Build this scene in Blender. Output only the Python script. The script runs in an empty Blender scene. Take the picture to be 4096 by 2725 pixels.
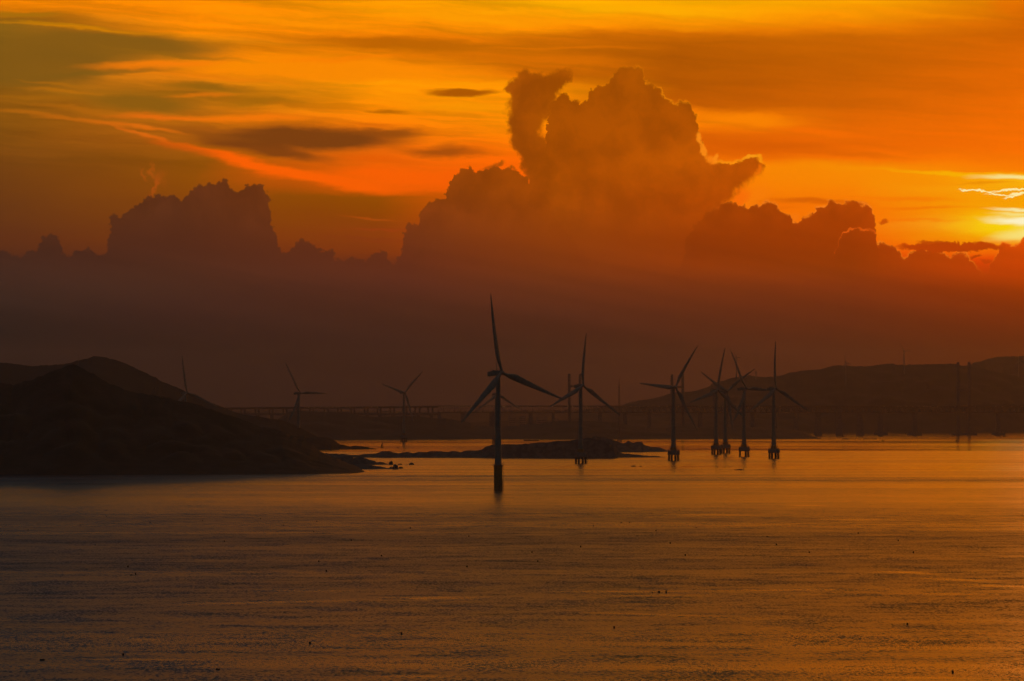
import bpy, math, random
from mathutils import Vector, Matrix, noise as mn
random.seed(7)
R = math.radians
scn = bpy.context.scene
col = scn.collection
# ------------------------------------------------------------------ camera, exposure
# The place was surveyed in "photo units": a direction is (u, v) on a 4096-wide frame of a 150 mm lens.
F = 17067.0          # focal length in those units
HOR = 1644.0         # row of the true horizon
CAMH = 63.0          # viewpoint height above the sea, metres
cam_d = bpy.data.cameras.new('camera'); cam = bpy.data.objects.new('camera', cam_d); col.objects.link(cam)
cam_d.lens = 150.0; cam_d.sensor_width = 36.0; cam_d.clip_start = 1.0; cam_d.clip_end = 200000.0
cam.location = (0, 0, CAMH)
cam.rotation_euler = (R(90) + math.atan((HOR - 1362.5) / F), 0, 0)
scn.camera = cam
vs = scn.view_settings
vs.view_transform = 'Standard'; vs.look = 'None'; vs.exposure = 0.0; vs.gamma = 1.0; vs.use_curve_mapping = False
scn.cycles.max_bounces = 6; scn.cycles.diffuse_bounces = 2; scn.cycles.glossy_bounces = 3
scn.cycles.volume_bounces = 0; scn.cycles.transmission_bounces = 2
scn.cycles.use_denoising = True
scn.cycles.sample_clamp_indirect = 4.0

def s2l(c):
    return tuple((x / 255 / 12.92) if x / 255 <= .04045 else ((x / 255 + .055) / 1.055) ** 2.4 for x in c)

# ------------------------------------------------------------------ node helper
class G:
    def __init__(s, nt): s.nt = nt; s.n = nt.nodes; s.l = nt.links
    def put(s, sock, v):
        if isinstance(v, bpy.types.NodeSocket): s.l.new(v, sock)
        elif v is not None:
            if sock.type == 'RGBA' and len(v) == 3: v = (*v, 1)
            sock.default_value = v
    def m(s, op, a, b=None, c=None, clamp=False):
        n = s.n.new('ShaderNodeMath'); n.operation = op; n.use_clamp = clamp
        for i, v in enumerate((a, b, c)):
            if v is not None: s.put(n.inputs[i], v)
        return n.outputs[0]
    def vm(s, op, a, b=None):
        n = s.n.new('ShaderNodeVectorMath'); n.operation = op
        s.put(n.inputs[0], a)
        if b is not None: s.put(n.inputs[1], b)
        return n.outputs['Value'] if op in ('LENGTH', 'DOT_PRODUCT', 'DISTANCE') else n.outputs[0]
    def comb(s, x, y, z=0.0):
        n = s.n.new('ShaderNodeCombineXYZ')
        for i, v in enumerate((x, y, z)): s.put(n.inputs[i], v)
        return n.outputs[0]
    def sep(s, v):
        n = s.n.new('ShaderNodeSeparateXYZ'); s.put(n.inputs[0], v); return n.outputs
    def mapr(s, v, a, b, c=0.0, d=1.0, kind='SMOOTHSTEP'):
        n = s.n.new('ShaderNodeMapRange'); n.interpolation_type = kind; n.clamp = False
        for i, x in enumerate((v, a, b, c, d)): s.put(n.inputs[i], x)
        if kind != 'LINEAR': return n.outputs[0]
        k = s.n.new('ShaderNodeClamp'); s.put(k.inputs[0], n.outputs[0])
        k.inputs[1].default_value = min(c, d); k.inputs[2].default_value = max(c, d)
        return k.outputs[0]
    def mix(s, f, a, b, op='MIX'):
        n = s.n.new('ShaderNodeMix'); n.data_type = 'RGBA'; n.blend_type = op; n.clamp_factor = True
        s.put(n.inputs[0], f); s.put(n.inputs[6], a); s.put(n.inputs[7], b); return n.outputs[2]
    def c2v(s, c):                   # explicit conversions keep the shader's evaluation order tidy
        n = s.n.new('ShaderNodeSeparateColor'); s.put(n.inputs[0], c)
        return s.comb(*n.outputs[:3])
    def f2c(s, f):
        n = s.n.new('ShaderNodeCombineColor')
        for i in range(3): s.put(n.inputs[i], f)
        return n.outputs[0]
    def noise(s, v, scale, detail=3.0, rough=.5, dim='3D'):
        n = s.n.new('ShaderNodeTexNoise'); n.noise_dimensions = dim
        s.put(n.inputs['Vector'], v); n.inputs['Scale'].default_value = scale
        n.inputs['Detail'].default_value = detail; n.inputs['Roughness'].default_value = rough
        return n.outputs
    def ramp(s, f, stops):
        n = s.n.new('ShaderNodeValToRGB'); cr = n.color_ramp; cr.interpolation = 'LINEAR'
        while len(cr.elements) > 1: cr.elements.remove(cr.elements[-1])
        cr.elements[0].position = stops[0][0]; cr.elements[0].color = (*stops[0][1], 1)
        for p, c in stops[1:]:
            e = cr.elements.new(p); e.color = (*c, 1)
        s.put(n.inputs[0], f); return n.outputs[0]
    def curve(s, x, pts):            # pts: (x, y) both 0..1, returns y
        n = s.n.new('ShaderNodeFloatCurve'); c = n.mapping.curves[0]
        n.mapping.extend = 'HORIZONTAL'
        c.points[0].location = pts[0]; c.points[1].location = pts[-1]
        for p in pts[1:-1]: c.points.new(*p)
        for p in c.points: p.handle_type = 'VECTOR'
        n.mapping.update(); s.put(n.inputs['Value'], x); return n.outputs[0]

# ------------------------------------------------------------------ the sky (world)
world = bpy.data.worlds.new('World'); scn.world = world; world.use_nodes = True
world.node_tree.nodes.clear()
SUN_AZ = math.atan((4560 - 2048) / F); SUN_EL = (HOR - 890) / F
def au(u): return 2.048 + F / 1000 * math.atan((u - 2048) / F)      # photo column -> azimuth column
SKY_BACK = [
    (0, [(-60, (225, 130, 0)), (20, (240, 128, 0)), (60, (215, 120, 5)), (95, (140, 95, 18)), (230, (128, 92, 22)), (330, (132, 88, 18)), (400, (150, 90, 12)), (520, (135, 80, 12)), (620, (124, 70, 14)), (740, (112, 60, 16)), (860, (104, 54, 19)), (960, (96, 47, 21)), (1040, (84, 42, 24)), (1150, (60, 37, 30)), (1300, (52, 35, 31)), (1700, (42, 33, 29))]),
    (800, [(-60, (250, 145, 0)), (40, (255, 138, 0)), (130, (255, 140, 0)), (175, (200, 118, 8)), (220, (255, 138, 0)), (300, (240, 128, 5)), (380, (165, 102, 12)), (460, (190, 105, 10)), (560, (175, 92, 10)), (640, (150, 82, 5)), (760, (144, 74, 5)), (860, (134, 66, 8)), (960, (122, 55, 13)), (1040, (106, 47, 19)), (1150, (70, 39, 28)), (1300, (58, 36, 30)), (1700, (46, 34, 29))]),
    (1500, [(-60, (255, 155, 0)), (60, (255, 150, 0)), (150, (250, 130, 0)), (190, (205, 108, 0)), (240, (255, 138, 0)), (340, (255, 150, 0)), (430, (255, 140, 0)), (520, (245, 118, 3)), (600, (225, 100, 5)), (690, (250, 98, 0)), (740, (225, 90, 0)), (785, (150, 76, 0)), (860, (145, 68, 2)), (920, (144, 62, 8)), (1010, (130, 53, 13)), (1080, (108, 46, 19)), (1200, (76, 39, 28)), (1400, (60, 35, 29)), (1700, (50, 33, 28))]),
    (2050, [(-60, (255, 168, 0)), (60, (255, 160, 0)), (115, (255, 145, 0)), (150, (215, 112, 0)), (230, (205, 105, 0)), (300, (225, 115, 0)), (350, (255, 148, 0)), (500, (255, 140, 0)), (620, (255, 110, 0)), (700, (255, 98, 0)), (800, (235, 92, 0)), (950, (180, 70, 5)), (1080, (120, 50, 18)), (1300, (76, 39, 26)), (1700, (56, 34, 28))]),
    (2700, [(-60, (255, 172, 0)), (40, (255, 168, 0)), (90, (255, 150, 0)), (130, (220, 112, 0)), (175, (182, 90, 0)), (330, (176, 84, 0)), (425, (196, 92, 0)), (450, (245, 125, 0)), (500, (255, 132, 0)), (545, (225, 98, 0)), (620, (220, 94, 0)), (660, (255, 125, 0)), (760, (255, 128, 0)), (820, (235, 100, 0)), (950, (225, 85, 0)), (1100, (160, 58, 8)), (1300, (92, 42, 22)), (1700, (64, 35, 27))]),
    (3400, [(-60, (255, 172, 0)), (40, (255, 160, 0)), (115, (245, 130, 0)), (150, (205, 102, 0)), (300, (200, 95, 0)), (420, (212, 98, 0)), (500, (232, 105, 0)), (590, (235, 102, 0)), (640, (250, 115, 0)), (675, (255, 148, 0)), (720, (255, 138, 0)), (800, (255, 128, 0)), (900, (255, 108, 0)), (980, (250, 88, 0)), (1060, (235, 65, 0)), (1150, (170, 52, 8)), (1300, (108, 44, 20)), (1700, (74, 37, 25))]),
    (4096, [(-60, (235, 135, 0)), (40, (222, 112, 0)), (90, (208, 100, 0)), (200, (216, 100, 0)), (350, (232, 105, 0)), (480, (246, 110, 0)), (600, (255, 114, 0)), (690, (255, 128, 0)), (720, (255, 190, 0)), (740, (255, 180, 10)), (800, (255, 165, 0)), (860, (255, 175, 0)), (900, (255, 205, 30)), (950, (255, 180, 0)), (1000, (255, 125, 0)), (1050, (245, 75, 0)), (1090, (225, 55, 5)), (1250, (140, 50, 12)), (1400, (110, 44, 16)), (1700, (80, 40, 22))]),
        (4750, [(-60, (255, 150, 0)), (300, (290, 160, 10)), (600, (330, 190, 30)), (800, (370, 200, 20)), (950, (390, 205, 20)), (1050, (330, 140, 10)), (1150, (250, 95, 10)), (1300, (160, 62, 15)), (1700, (90, 42, 22))]),
        (5400, [(-60, (225, 120, 0)), (600, (235, 120, 10)), (950, (220, 100, 10)), (1150, (140, 60, 15)), (1700, (70, 38, 24))]),
]
SKY_AIR = [
        (0, [(600, (112, 62, 18)), (760, (104, 56, 20)), (900, (88, 47, 24)), (1000, (72, 41, 28)), (1100, (64, 39, 30)), (1200, (56, 38, 31)), (1330, (31, 29, 28)), (1500, (27, 27, 27)), (1700, (26, 26, 26))]),
        (700, [(600, (108, 56, 18)), (760, (101, 51, 23)), (850, (96, 49, 24)), (950, (88, 44, 25)), (1050, (80, 42, 27)), (1150, (71, 40, 29)), (1250, (60, 35, 29)), (1400, (37, 29, 28)), (1700, (29, 26, 26))]),
        (1600, [(600, (150, 68, 8)), (760, (138, 63, 10)), (850, (130, 58, 15)), (950, (116, 52, 20)), (1050, (102, 45, 24)), (1150, (87, 41, 27)), (1260, (74, 39, 28)), (1400, (48, 30, 28)), (1700, (38, 27, 26))]),
        (2200, [(200, (166, 80, 0)), (500, (164, 76, 0)), (700, (165, 74, 0)), (800, (162, 72, 2)), (950, (146, 62, 8)), (1050, (128, 54, 14)), (1150, (106, 47, 22)), (1260, (86, 41, 26)), (1400, (62, 34, 26)), (1700, (48, 30, 26))]),
        (2800, [(200, (172, 84, 0)), (500, (176, 80, 0)), (640, (192, 86, 0)), (800, (180, 73, 0)), (950, (158, 60, 2)), (1050, (152, 58, 6)), (1150, (122, 49, 16)), (1260, (100, 43, 22)), (1400, (78, 38, 26)), (1700, (62, 35, 27))]),
        (3400, [(760, (190, 76, 0)), (900, (184, 68, 0)), (980, (170, 62, 0)), (1060, (156, 58, 2)), (1150, (134, 50, 12)), (1260, (114, 45, 18)), (1400, (90, 40, 22)), (1700, (68, 36, 26))]),
        (4096, [(900, (250, 92, 0)), (980, (240, 84, 0)), (1080, (205, 66, 0)), (1160, (165, 55, 0)), (1260, (138, 48, 8)), (1400, (112, 43, 14)), (1700, (80, 38, 22))]),
        (4750, [(800, (370, 200, 20)), (950, (390, 205, 20)), (1050, (330, 140, 10)), (1150, (250, 95, 10)), (1300, (160, 62, 15)), (1700, (90, 42, 22))]),
        (5400, [(950, (220, 100, 10)), (1150, (140, 60, 15)), (1700, (70, 38, 24))]),
]
CIRRUS = [
        (420, 200, 640, 95, 3, (134, 90, 19), .95, .45), (120, 275, 400, 105, 0, (131, 88, 19), .9, .5),
        (80, 72, 260, 18, 2, (165, 110, 10), .8), (330, 122, 520, 12, 4, (215, 130, 0), .8), (200, 108, 330, 7, 3, (190, 120, 5), .8),
        (1250, 275, 900, 62, 2, (255, 140, 0), .95, .3), (620, 262, 420, 26, -3, (255, 128, 5), .8),
        (1620, 182, 640, 42, 3, (188, 98, 0), .85, .2), (1950, 235, 420, 22, 3, (215, 110, 0), .7),
        (560, 420, 330, 42, 3, (140, 92, 15), .9, .3), (820, 352, 290, 26, 3, (148, 96, 12), .9), (1050, 410, 240, 30, -2, (165, 102, 8), .75),
        (260, 372, 260, 12, 3, (190, 110, 8), .7), (820, 385, 220, 12, -4, (230, 118, 8), .7), (200, 345, 200, 9, 5, (185, 108, 8), .6),
        (250, 482, 260, 16, 8, (200, 104, 10), .7), (470, 500, 240, 17, 7, (220, 108, 10), .75), (620, 520, 160, 12, 10, (240, 115, 12), .6), (640, 470, 330, 18, 2, (235, 110, 12), .85),
        (1000, 478, 460, 24, 0, (250, 122, 5), .85), (560, 540, 150, 14, 18, (235, 110, 15), .7), (330, 445, 300, 15, 6, (190, 106, 10), .6), (150, 400, 260, 14, 3, (175, 104, 10), .5), (60, 455, 160, 10, 4, (190, 104, 10), .5),
        (1200, 556, 540, 60, 1, (122, 62, 14), .97, .45), (1520, 532, 260, 26, 1, (140, 70, 12), .8, .2), (840, 520, 260, 20, 4, (160, 82, 14), .6, .2), (1060, 600, 330, 36, 9, (124, 62, 14), .9, .3), (830, 540, 260, 22, 8, (150, 78, 14), .7),
        (1020, 660, 560, 30, 13, (255, 98, 0), 1, .25), (1330, 722, 420, 38, 7, (255, 98, 0), .95, .3), (1620, 712, 340, 50, 4, (255, 98, 0), .9, .3),
        (740, 605, 220, 26, 12, (200, 88, 8), .7), (1560, 640, 260, 22, 2, (238, 95, 0), .7),
        (1800, 612, 230, 26, 2, (170, 78, 8), .95, .2), (1810, 590, 90, 24, 4, (172, 80, 8), .6),
        (1850, 370, 200, 19, -2, (176, 88, 0), 1, .4), (1580, 450, 120, 15, 2, (185, 98, 0), .9), (1500, 505, 110, 10, 2, (215, 100, 5), .6),
        (1880, 330, 260, 16, 0, (255, 158, 0), .7), (1850, 430, 330, 32, 1, (255, 152, 0), .8, .2), (1640, 395, 240, 22, 1, (255, 148, 0), .6),
        (1470, 880, 150, 8, 4, (178, 76, 10), .8), (1500, 918, 260, 7, 0, (158, 60, 14), .8), (1420, 945, 260, 6, 2, (138, 54, 18), .8), (1560, 960, 220, 8, 1, (142, 54, 16), .7),
        (2300, 90, 900, 22, 3, (255, 150, 0), .5), (2500, 40, 700, 26, 3, (255, 178, 0), .6), (1700, 60, 600, 20, 5, (255, 158, 0), .6),
        (1300, 105, 500, 20, 6, (255, 150, 0), .5), (900, 60, 420, 18, 6, (255, 148, 0), .6), (3600, 60, 420, 22, 6, (255, 150, 0), .5), (4040, 30, 120, 60, 0, (235, 112, 0), .6),
        (2300, 240, 330, 26, 1, (222, 112, 0), .6), (2250, 195, 500, 10, 1, (225, 118, 0), .5),
        (2990, 478, 300, 34, 5, (255, 134, 0), .95, .25), (3280, 530, 300, 26, 6, (250, 112, 0), .8), (3080, 590, 330, 34, 2, (222, 94, 0), .9, .2),
        (3350, 620, 420, 16, 3, (228, 98, 0), .7), (3230, 706, 360, 50, 2, (255, 136, 0), .8, .2), (3620, 722, 520, 36, 2, (255, 142, 0), .7),
        (3900, 702, 520, 14, 3, (255, 182, 0), .95), (4060, 718, 220, 15, 3, (258, 210, 75), .95, .1), (3250, 812, 260, 20, 3, (222, 98, 0), .95, .2), (3080, 838, 150, 12, 0, (228, 88, 0), .8),
        (3960, 742, 160, 9, 2, (240, 140, 0), .7), (3600, 800, 400, 14, 2, (255, 122, 0), .7), (3700, 835, 380, 10, 1, (250, 112, 0), .7), (3560, 885, 420, 10, 0, (255, 118, 0), .6), (3230, 862, 540, 60, 0, (255, 122, 0), .75, .25), (2990, 800, 110, 60, -30, (255, 128, 5), .9, .3), (1350, 240, 420, 14, -2, (255, 128, 0), .6), (700, 225, 420, 12, 5, (150, 98, 15), .6), (420, 300, 340, 14, -4, (120, 88, 20), .6), (950, 320, 340, 12, 4, (232, 120, 5), .5), (1700, 310, 420, 12, 3, (255, 140, 0), .5),
        (4110, 830, 480, 60, 0, (255, 165, 0), .6), (4130, 905, 430, 85, 0, (260, 185, 0), .85), (4110, 842, 190, 10, 0, (262, 225, 100), .95),
        (4130, 890, 240, 26, 2, (272, 245, 150), 1, .2), (4150, 935, 240, 40, -8, (265, 215, 60), .85), (4100, 860, 160, 12, 0, (262, 215, 70), .8), (4096, 1000, 120, 14, 0, (255, 150, 0), .7),
]
Z = lambda pts, ox, oy, k: [(ox + a * k, oy + b * k) for a, b in pts]
CREST_TOWER = Z([(850, 800), (900, 700), (925, 600), (930, 520), (940, 470), (945, 400), (952, 370), (962, 325), (1000, 293), (1018, 265), (1040, 258), (1075, 285), (1120, 300), (1138, 322), (1170, 305), (1182, 285), (1186, 250), (1215, 215), (1260, 208), (1292, 215), (1302, 182), (1330, 165), (1345, 135), (1375, 108), (1430, 98), (1485, 102), (1508, 125), (1522, 190), (1560, 208), (1595, 235), (1640, 285), (1690, 320), (1720, 302), (1755, 297), (1790, 315), (1802, 355), (1822, 390), (1832, 480), (1850, 520), (1862, 580), (1885, 640), (1935, 668), (2000, 664), (2090, 655), (2120, 636), (2160, 630), (2195, 640), (2216, 668), (2222, 720)], 1550, 200, .679)
CREST_SHOULDER = Z([(10, 1330), (45, 1250), (90, 1190), (92, 1080), (105, 1070), (118, 1020), (150, 1015), (182, 1028), (195, 980), (215, 930), (245, 900), (290, 885), (335, 880), (345, 835), (365, 815), (378, 780), (370, 765), (400, 725), (430, 712), (460, 697), (500, 698), (515, 722), (545, 718), (580, 705), (620, 686), (655, 680), (680, 705), (720, 692), (770, 722), (800, 732), (820, 752), (826, 780), (850, 755), (880, 752), (905, 780), (940, 850), (1000, 1000), (1200, 1240)], 1550, 200, .679)
CREST_LEFT = Z([(-60, 620), (0, 612), (40, 600), (75, 625), (110, 640), (150, 632), (160, 598), (190, 590), (210, 612), (228, 585), (238, 540), (260, 515), (300, 507), (335, 518), (355, 545), (362, 585), (372, 615), (400, 640), (440, 615), (490, 588), (540, 585), (560, 620), (600, 626), (630, 605), (645, 560), (640, 500), (638, 460), (642, 405), (665, 390), (690, 388), (705, 412), (735, 385), (770, 345), (805, 338), (815, 315), (855, 295), (870, 275), (900, 272), (940, 263), (970, 282), (1010, 277), (1045, 292), (1062, 308), (1090, 285), (1118, 262), (1130, 225), (1170, 212), (1200, 212), (1230, 200), (1265, 205), (1290, 185), (1315, 179), (1345, 192), (1362, 230), (1395, 252), (1430, 240), (1445, 215), (1500, 212), (1552, 215), (1562, 250), (1585, 275), (1590, 320), (1594, 380), (1598, 440), (1608, 466), (1622, 490), (1638, 515), (1645, 590), (1665, 612), (1705, 590), (1745, 553), (1765, 532), (1795, 530), (1815, 550), (1850, 558), (1885, 590), (1915, 598), (1945, 588), (1965, 600), (1972, 645), (2010, 655), (2060, 650), (2100, 637), (2160, 650), (2195, 615), (2240, 602), (2275, 615), (2292, 650), (2310, 680), (2400, 650), (2500, 560)], 0, 600, .679)
CREST_RIGHT = Z([(100, 900), (150, 730), (152, 660), (170, 635), (198, 612), (205, 580), (225, 560), (252, 545), (270, 510), (300, 485), (330, 470), (360, 468), (368, 438), (390, 435), (415, 428), (445, 424), (480, 432), (500, 445), (540, 448), (562, 470), (575, 470), (585, 448), (610, 438), (640, 450), (652, 432), (680, 420), (715, 424), (745, 445), (775, 485), (800, 500), (828, 510), (845, 548), (870, 552), (895, 548), (920, 515), (960, 508), (990, 492), (1002, 465), (1040, 452), (1070, 448), (1080, 425), (1108, 408), (1140, 428), (1170, 440), (1205, 425), (1240, 422), (1275, 435), (1320, 438), (1355, 458), (1375, 490), (1385, 520), (1392, 600), (1396, 690), (1430, 694), (1470, 706), (1500, 712), (1535, 735), (1560, 765), (1585, 790), (1605, 750), (1640, 745), (1680, 712), (1700, 712), (1720, 738), (1760, 736), (1800, 742), (1840, 765), (1868, 795), (1900, 768), (1935, 752), (1975, 755), (2005, 780), (2030, 830), (2060, 865), (2080, 890), (2105, 900), (2130, 885), (2135, 850), (2150, 815), (2175, 785), (2188, 730), (2205, 700), (2240, 688), (2268, 692), (2280, 716), (2320, 705), (2345, 680), (2375, 655), (2450, 640), (2700, 600), (3000, 620)], 2650, 550, .6135)
CREST_BUMP = Z([(1130, 760), (1145, 700), (1160, 660), (1190, 622), (1225, 604), (1275, 597), (1330, 602), (1375, 610), (1396, 640), (1400, 720)], 2650, 550, .6135)
TOWER_UNDER = [(1500, 1700), (2700, 1180), (2780, 1000), (2830, 900), (2890, 825), (2950, 765), (3005, 710), (3050, 675), (3090, 640)]
BLOBS = [(2095, 318, 42, 38, 0), (2070, 352, 50, 40, 0), (2150, 335, 100, 46, -10), (2245, 315, 34, 58, 30), (2190, 345, 90, 60, -30), (2112, 430, 92, 125, 0), (2150, 400, 90, 90, 0), (2095, 520, 68, 120, -6), (2130, 600, 70, 120, -16), (2160, 690, 66, 110, -18)]
COLLAR = [(2797, 555, 13, 42, -6, (255, 140, 20), .95, .35), (2812, 605, 14, 42, -20, (255, 138, 18), .95, .35), (2850, 645, 36, 24, 20, (255, 132, 15), .9, .3), (2870, 640, 15, 26, 0, (255, 140, 20), .9, .3), (2925, 647, 70, 9, -3, (255, 145, 15), .9, .3), (3005, 633, 50, 9, -12, (255, 155, 20), .95, .3), (3042, 636, 28, 9, 40, (255, 150, 10), .9, .3), (3030, 680, 50, 14, -62, (255, 118, 5), .6, .2), (2960, 800, 80, 40, -50, (255, 105, 5), .7, .2), (2900, 850, 70, 34, -40, (240, 92, 0), .6, .1)]
TUFTS = [(1965, 668, 60, 14, -20, (160, 72, 4), .75, .2), (2000, 655, 26, 12, -50, (160, 72, 4), .8, .2), (2050, 672, 30, 9, 10, (165, 74, 4), .7, .2)]
SCRAPS = [(3530, 893, 24, 14, -30, (205, 76, 0), .9, .4), (3180, 868, 26, 30, 20, (255, 125, 15), .6, .2), (3230, 862, 30, 14, -15, (255, 128, 15), .6, .2), (3640, 984, 60, 8, 0, (232, 78, 0), .8, .2), (3800, 992, 235, 20, 0, (192, 64, 0), 1, .75), (3740, 975, 80, 14, 4, (190, 64, 0), .9, .5), (3920, 985, 120, 14, 0, (195, 66, 0), .9, .5), (3945, 1050, 40, 14, 10, (196, 62, 0), .9, .4), (3900, 1030, 26, 9, -10, (180, 58, 0), .9, .4)]
WISPS = [(578, 700, 42, 15, 68, (182, 84, 14), .6), (612, 690, 55, 13, 75, (186, 86, 14), .6), (625, 745, 60, 15, -70, (188, 82, 14), .65), (600, 790, 34, 13, -60, (180, 76, 14), .6), (640, 720, 50, 40, -70, (170, 80, 12), .5)]
SHREDS = [(3885, 766, 62, 5, 2, (272, 232, 105), 1, .5), (3945, 773, 60, 3.5, 6, (272, 232, 105), 1, .4), (4030, 768, 70, 6, -4, (272, 232, 105), 1, .4), (4075, 780, 50, 6, -8, (272, 232, 105), 1, .4), (4000, 786, 70, 4, 4, (272, 232, 105), 1, .4), (4060, 790, 60, 5, -14, (272, 232, 105), 1, .4), (4085, 762, 30, 4, 0, (272, 232, 105), 1, .4)]

def build_sky():
    main = G(world.node_tree)
    x, y, z = main.sep(main.n.new('ShaderNodeTexCoord').outputs['Generated'])
    az = main.m('ARCTAN2', x, y); el = main.m('ARCSINE', z)
    mU = main.m('MULTIPLY_ADD', az, F / 1000, 2.048); mV = main.m('MULTIPLY_ADD', el, -F / 1000, HOR / 1000)
    g, U, V, P = main, mU, mV, main.comb(mU, mV)
    mP = P
    def grouped(name, fn):           # a small node group per piece of sky
        nonlocal g, U, V, P
        t = bpy.data.node_groups.new(name, 'ShaderNodeTree')
        t.interface.new_socket('uv', in_out='INPUT', socket_type='NodeSocketVector')
        t.interface.new_socket('sky', in_out='OUTPUT', socket_type='NodeSocketShader')
        g = G(t); P = g.n.new('NodeGroupInput').outputs[0]; U, V, _ = g.sep(P)
        r = fn(); o = g.n.new('NodeGroupOutput'); g.l.new(r, o.inputs[0])
        g, U, V, P = main, mU, mV, mP
        n = main.n.new('ShaderNodeGroup'); n.node_tree = t; main.l.new(mP, n.inputs[0]); return n.outputs[0]

    def columns(cols, UU, VV, r=(-1e9, 1e9)):   # colour by direction: (u, [(v, rgb)...]) columns, blended sideways
        k = [i for i, (u, st) in enumerate(cols)]
        lo = max([i for i in k if cols[i][0] <= r[0]] or [0]); hi = min([i for i in k if cols[i][0] >= r[1]] or [k[-1]])
        cols = cols[lo:hi + 1]
        fac = g.m('MULTIPLY_ADD', VV, 1 / 1.8, .1 / 1.8)
        out = None
        for i, (u, st) in enumerate(cols):
            c = g.ramp(fac, [((v + 100) / 1800, s2l(rgb)) for v, rgb in st])
            if out is None: out = c
            else: out = g.mix(g.mapr(UU, au(cols[i - 1][0]), au(u), kind='LINEAR'), out, c)
        return out
    def ell(src, u, v, L, T, ang):   # distance from an ellipse's centre, 1 on its edge
        u, v, L, T, c, sn = au(u), v / 1000, L / 1000, T / 1000, math.cos(R(ang)), math.sin(R(ang))
        a = g.m('ADD', g.vm('DOT_PRODUCT', src, (c / L, sn / L, 0)), -(u * c + v * sn) / L)
        b = g.m('ADD', g.vm('DOT_PRODUCT', src, (-sn / T, c / T, 0)), -(-u * sn + v * c) / T)
        return g.m('SQRT', g.m('MULTIPLY_ADD', a, a, g.m('MULTIPLY', b, b)))
    def warp(nv, sc, det, amp):
        n = g.c2v(g.noise(nv, sc, det, .6, '2D')['Color'])
        return g.vm('ADD', P, g.vm('MULTIPLY', g.vm('SUBTRACT', n, (.5, .5, .5)), (*amp, 0)))
    def shafts(c):
        sh = g.noise(g.comb(g.m('MULTIPLY', U, .35), g.m('MULTIPLY_ADD', V, 14.0, g.m('MULTIPLY', U, -2.6))), 1.0, 2, .5, '2D')['Fac']
        c = g.mix(g.mapr(V, 1.05, 1.45, 0, .36), c, (0, 0, 0))        # denser dusk towards the sea
        return g.mix(g.mapr(V, .8, 1.15, .3, 1.0), c, g.f2c(g.mapr(sh,   .3, .7, .93, 1.07, 'LINEAR')), 'MULTIPLY')
    def emit(c):
        bg = g.n.new('ShaderNodeBackground'); g.put(bg.inputs[0], c); return bg.outputs[0]
    def pick(f, a, b):
        n = g.n.new('ShaderNodeMixShader'); g.put(n.inputs[0], f); g.l.new(a, n.inputs[1]); g.l.new(b, n.inputs[2]); return n.outputs[0]

    def window(u0, u1):
        """the part of the sky between two bearings, from the horizon dusk up to the cirrus"""
        def near(lst, pad=130):
            return [s for s in lst if s[0] + max(s[2], s[3]) + pad > u0 and s[0] - max(s[2], s[3]) - pad < u1]
        def strokes(c, lst, src, core=.12):
            for s in near(lst):
                u, v, L, T, ang, rgb, op = s[:7]
                cc = s2l(rgb) if max(rgb) <= 255 else tuple(q / 255 for q in rgb)
                c = g.mix(g.mapr(ell(src, u, v, L, T, ang), s[7] if len(s) > 7 else core, 1.0, op, 0.0), c, cc)
            return c
        Pw = warp(g.comb(g.m('MULTIPLY', U, 1.6), g.m('MULTIPLY', V, 7.0)), 1.5, 4, (.17, .055))
        Uf, Vf, _ = g.sep(Pw)
        B = columns(SKY_BACK, Uf, Vf, (u0 - 140, u1 + 140))
        fib = g.noise(g.comb(g.m('MULTIPLY', Uf, .8), g.m('MULTIPLY_ADD', Vf, 12.0, g.m('MULTIPLY', Uf, -.9))), 1.7, 5, .6, '2D')['Fac']
        amp = g.m('MULTIPLY', g.mapr(V, .75, .5, .08, 1), g.mapr(U, 1.6, 3.2, .5, .16))
        B = g.mix(amp, B, g.f2c(g.mapr(fib, .3, .7, .6, 1.4, 'LINEAR')), 'MULTIPLY')
        B = strokes(B, CIRRUS, Pw)
        bn = g.c2v(g.noise(P, 15.0, 5, .66, '2D')['Color'])
        bil = g.vm('SUBTRACT', bn, (.5, .5, .5))
        lump = g.vm('SUBTRACT', g.c2v(g.noise(P, 42.0, 3, .55, '2D')['Color']), (.5, .5, .5))
        if near(WISPS): B = strokes(B, WISPS, g.vm('ADD', P, g.vm('MULTIPLY', bil, (.10, .06, 0))), .1)
        if near(SHREDS): B = strokes(B, SHREDS, warp(P, 38.0, 5, (.035, .024)))
        Fc = shafts(columns(SKY_AIR, U, V, (u0 - 40, u1 + 40)))
        # soft relief inside the shaded masses
        rel = g.noise(g.vm('ADD', P, g.vm('MULTIPLY', bil, (.06, .06, 0))), 7.0, 4, .6, '2D')['Fac']
        Fi = g.mix(g.mapr(V, 1.0, .8, 0, 1), Fc, g.mix(1.0, Fc, g.f2c(g.mapr(rel, .35, .65, .87, 1.12, 'LINEAR')), 'MULTIPLY'))
        C = B
        if near(BLOBS):
            Ps = g.vm('ADD', P, g.vm('MULTIPLY', bil, (.085, .085, 0)))
            for b in near(BLOBS): C = g.mix(g.mapr(ell(Ps, *b), .62, 1.12, .97, 0.0), C, Fi)
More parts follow.
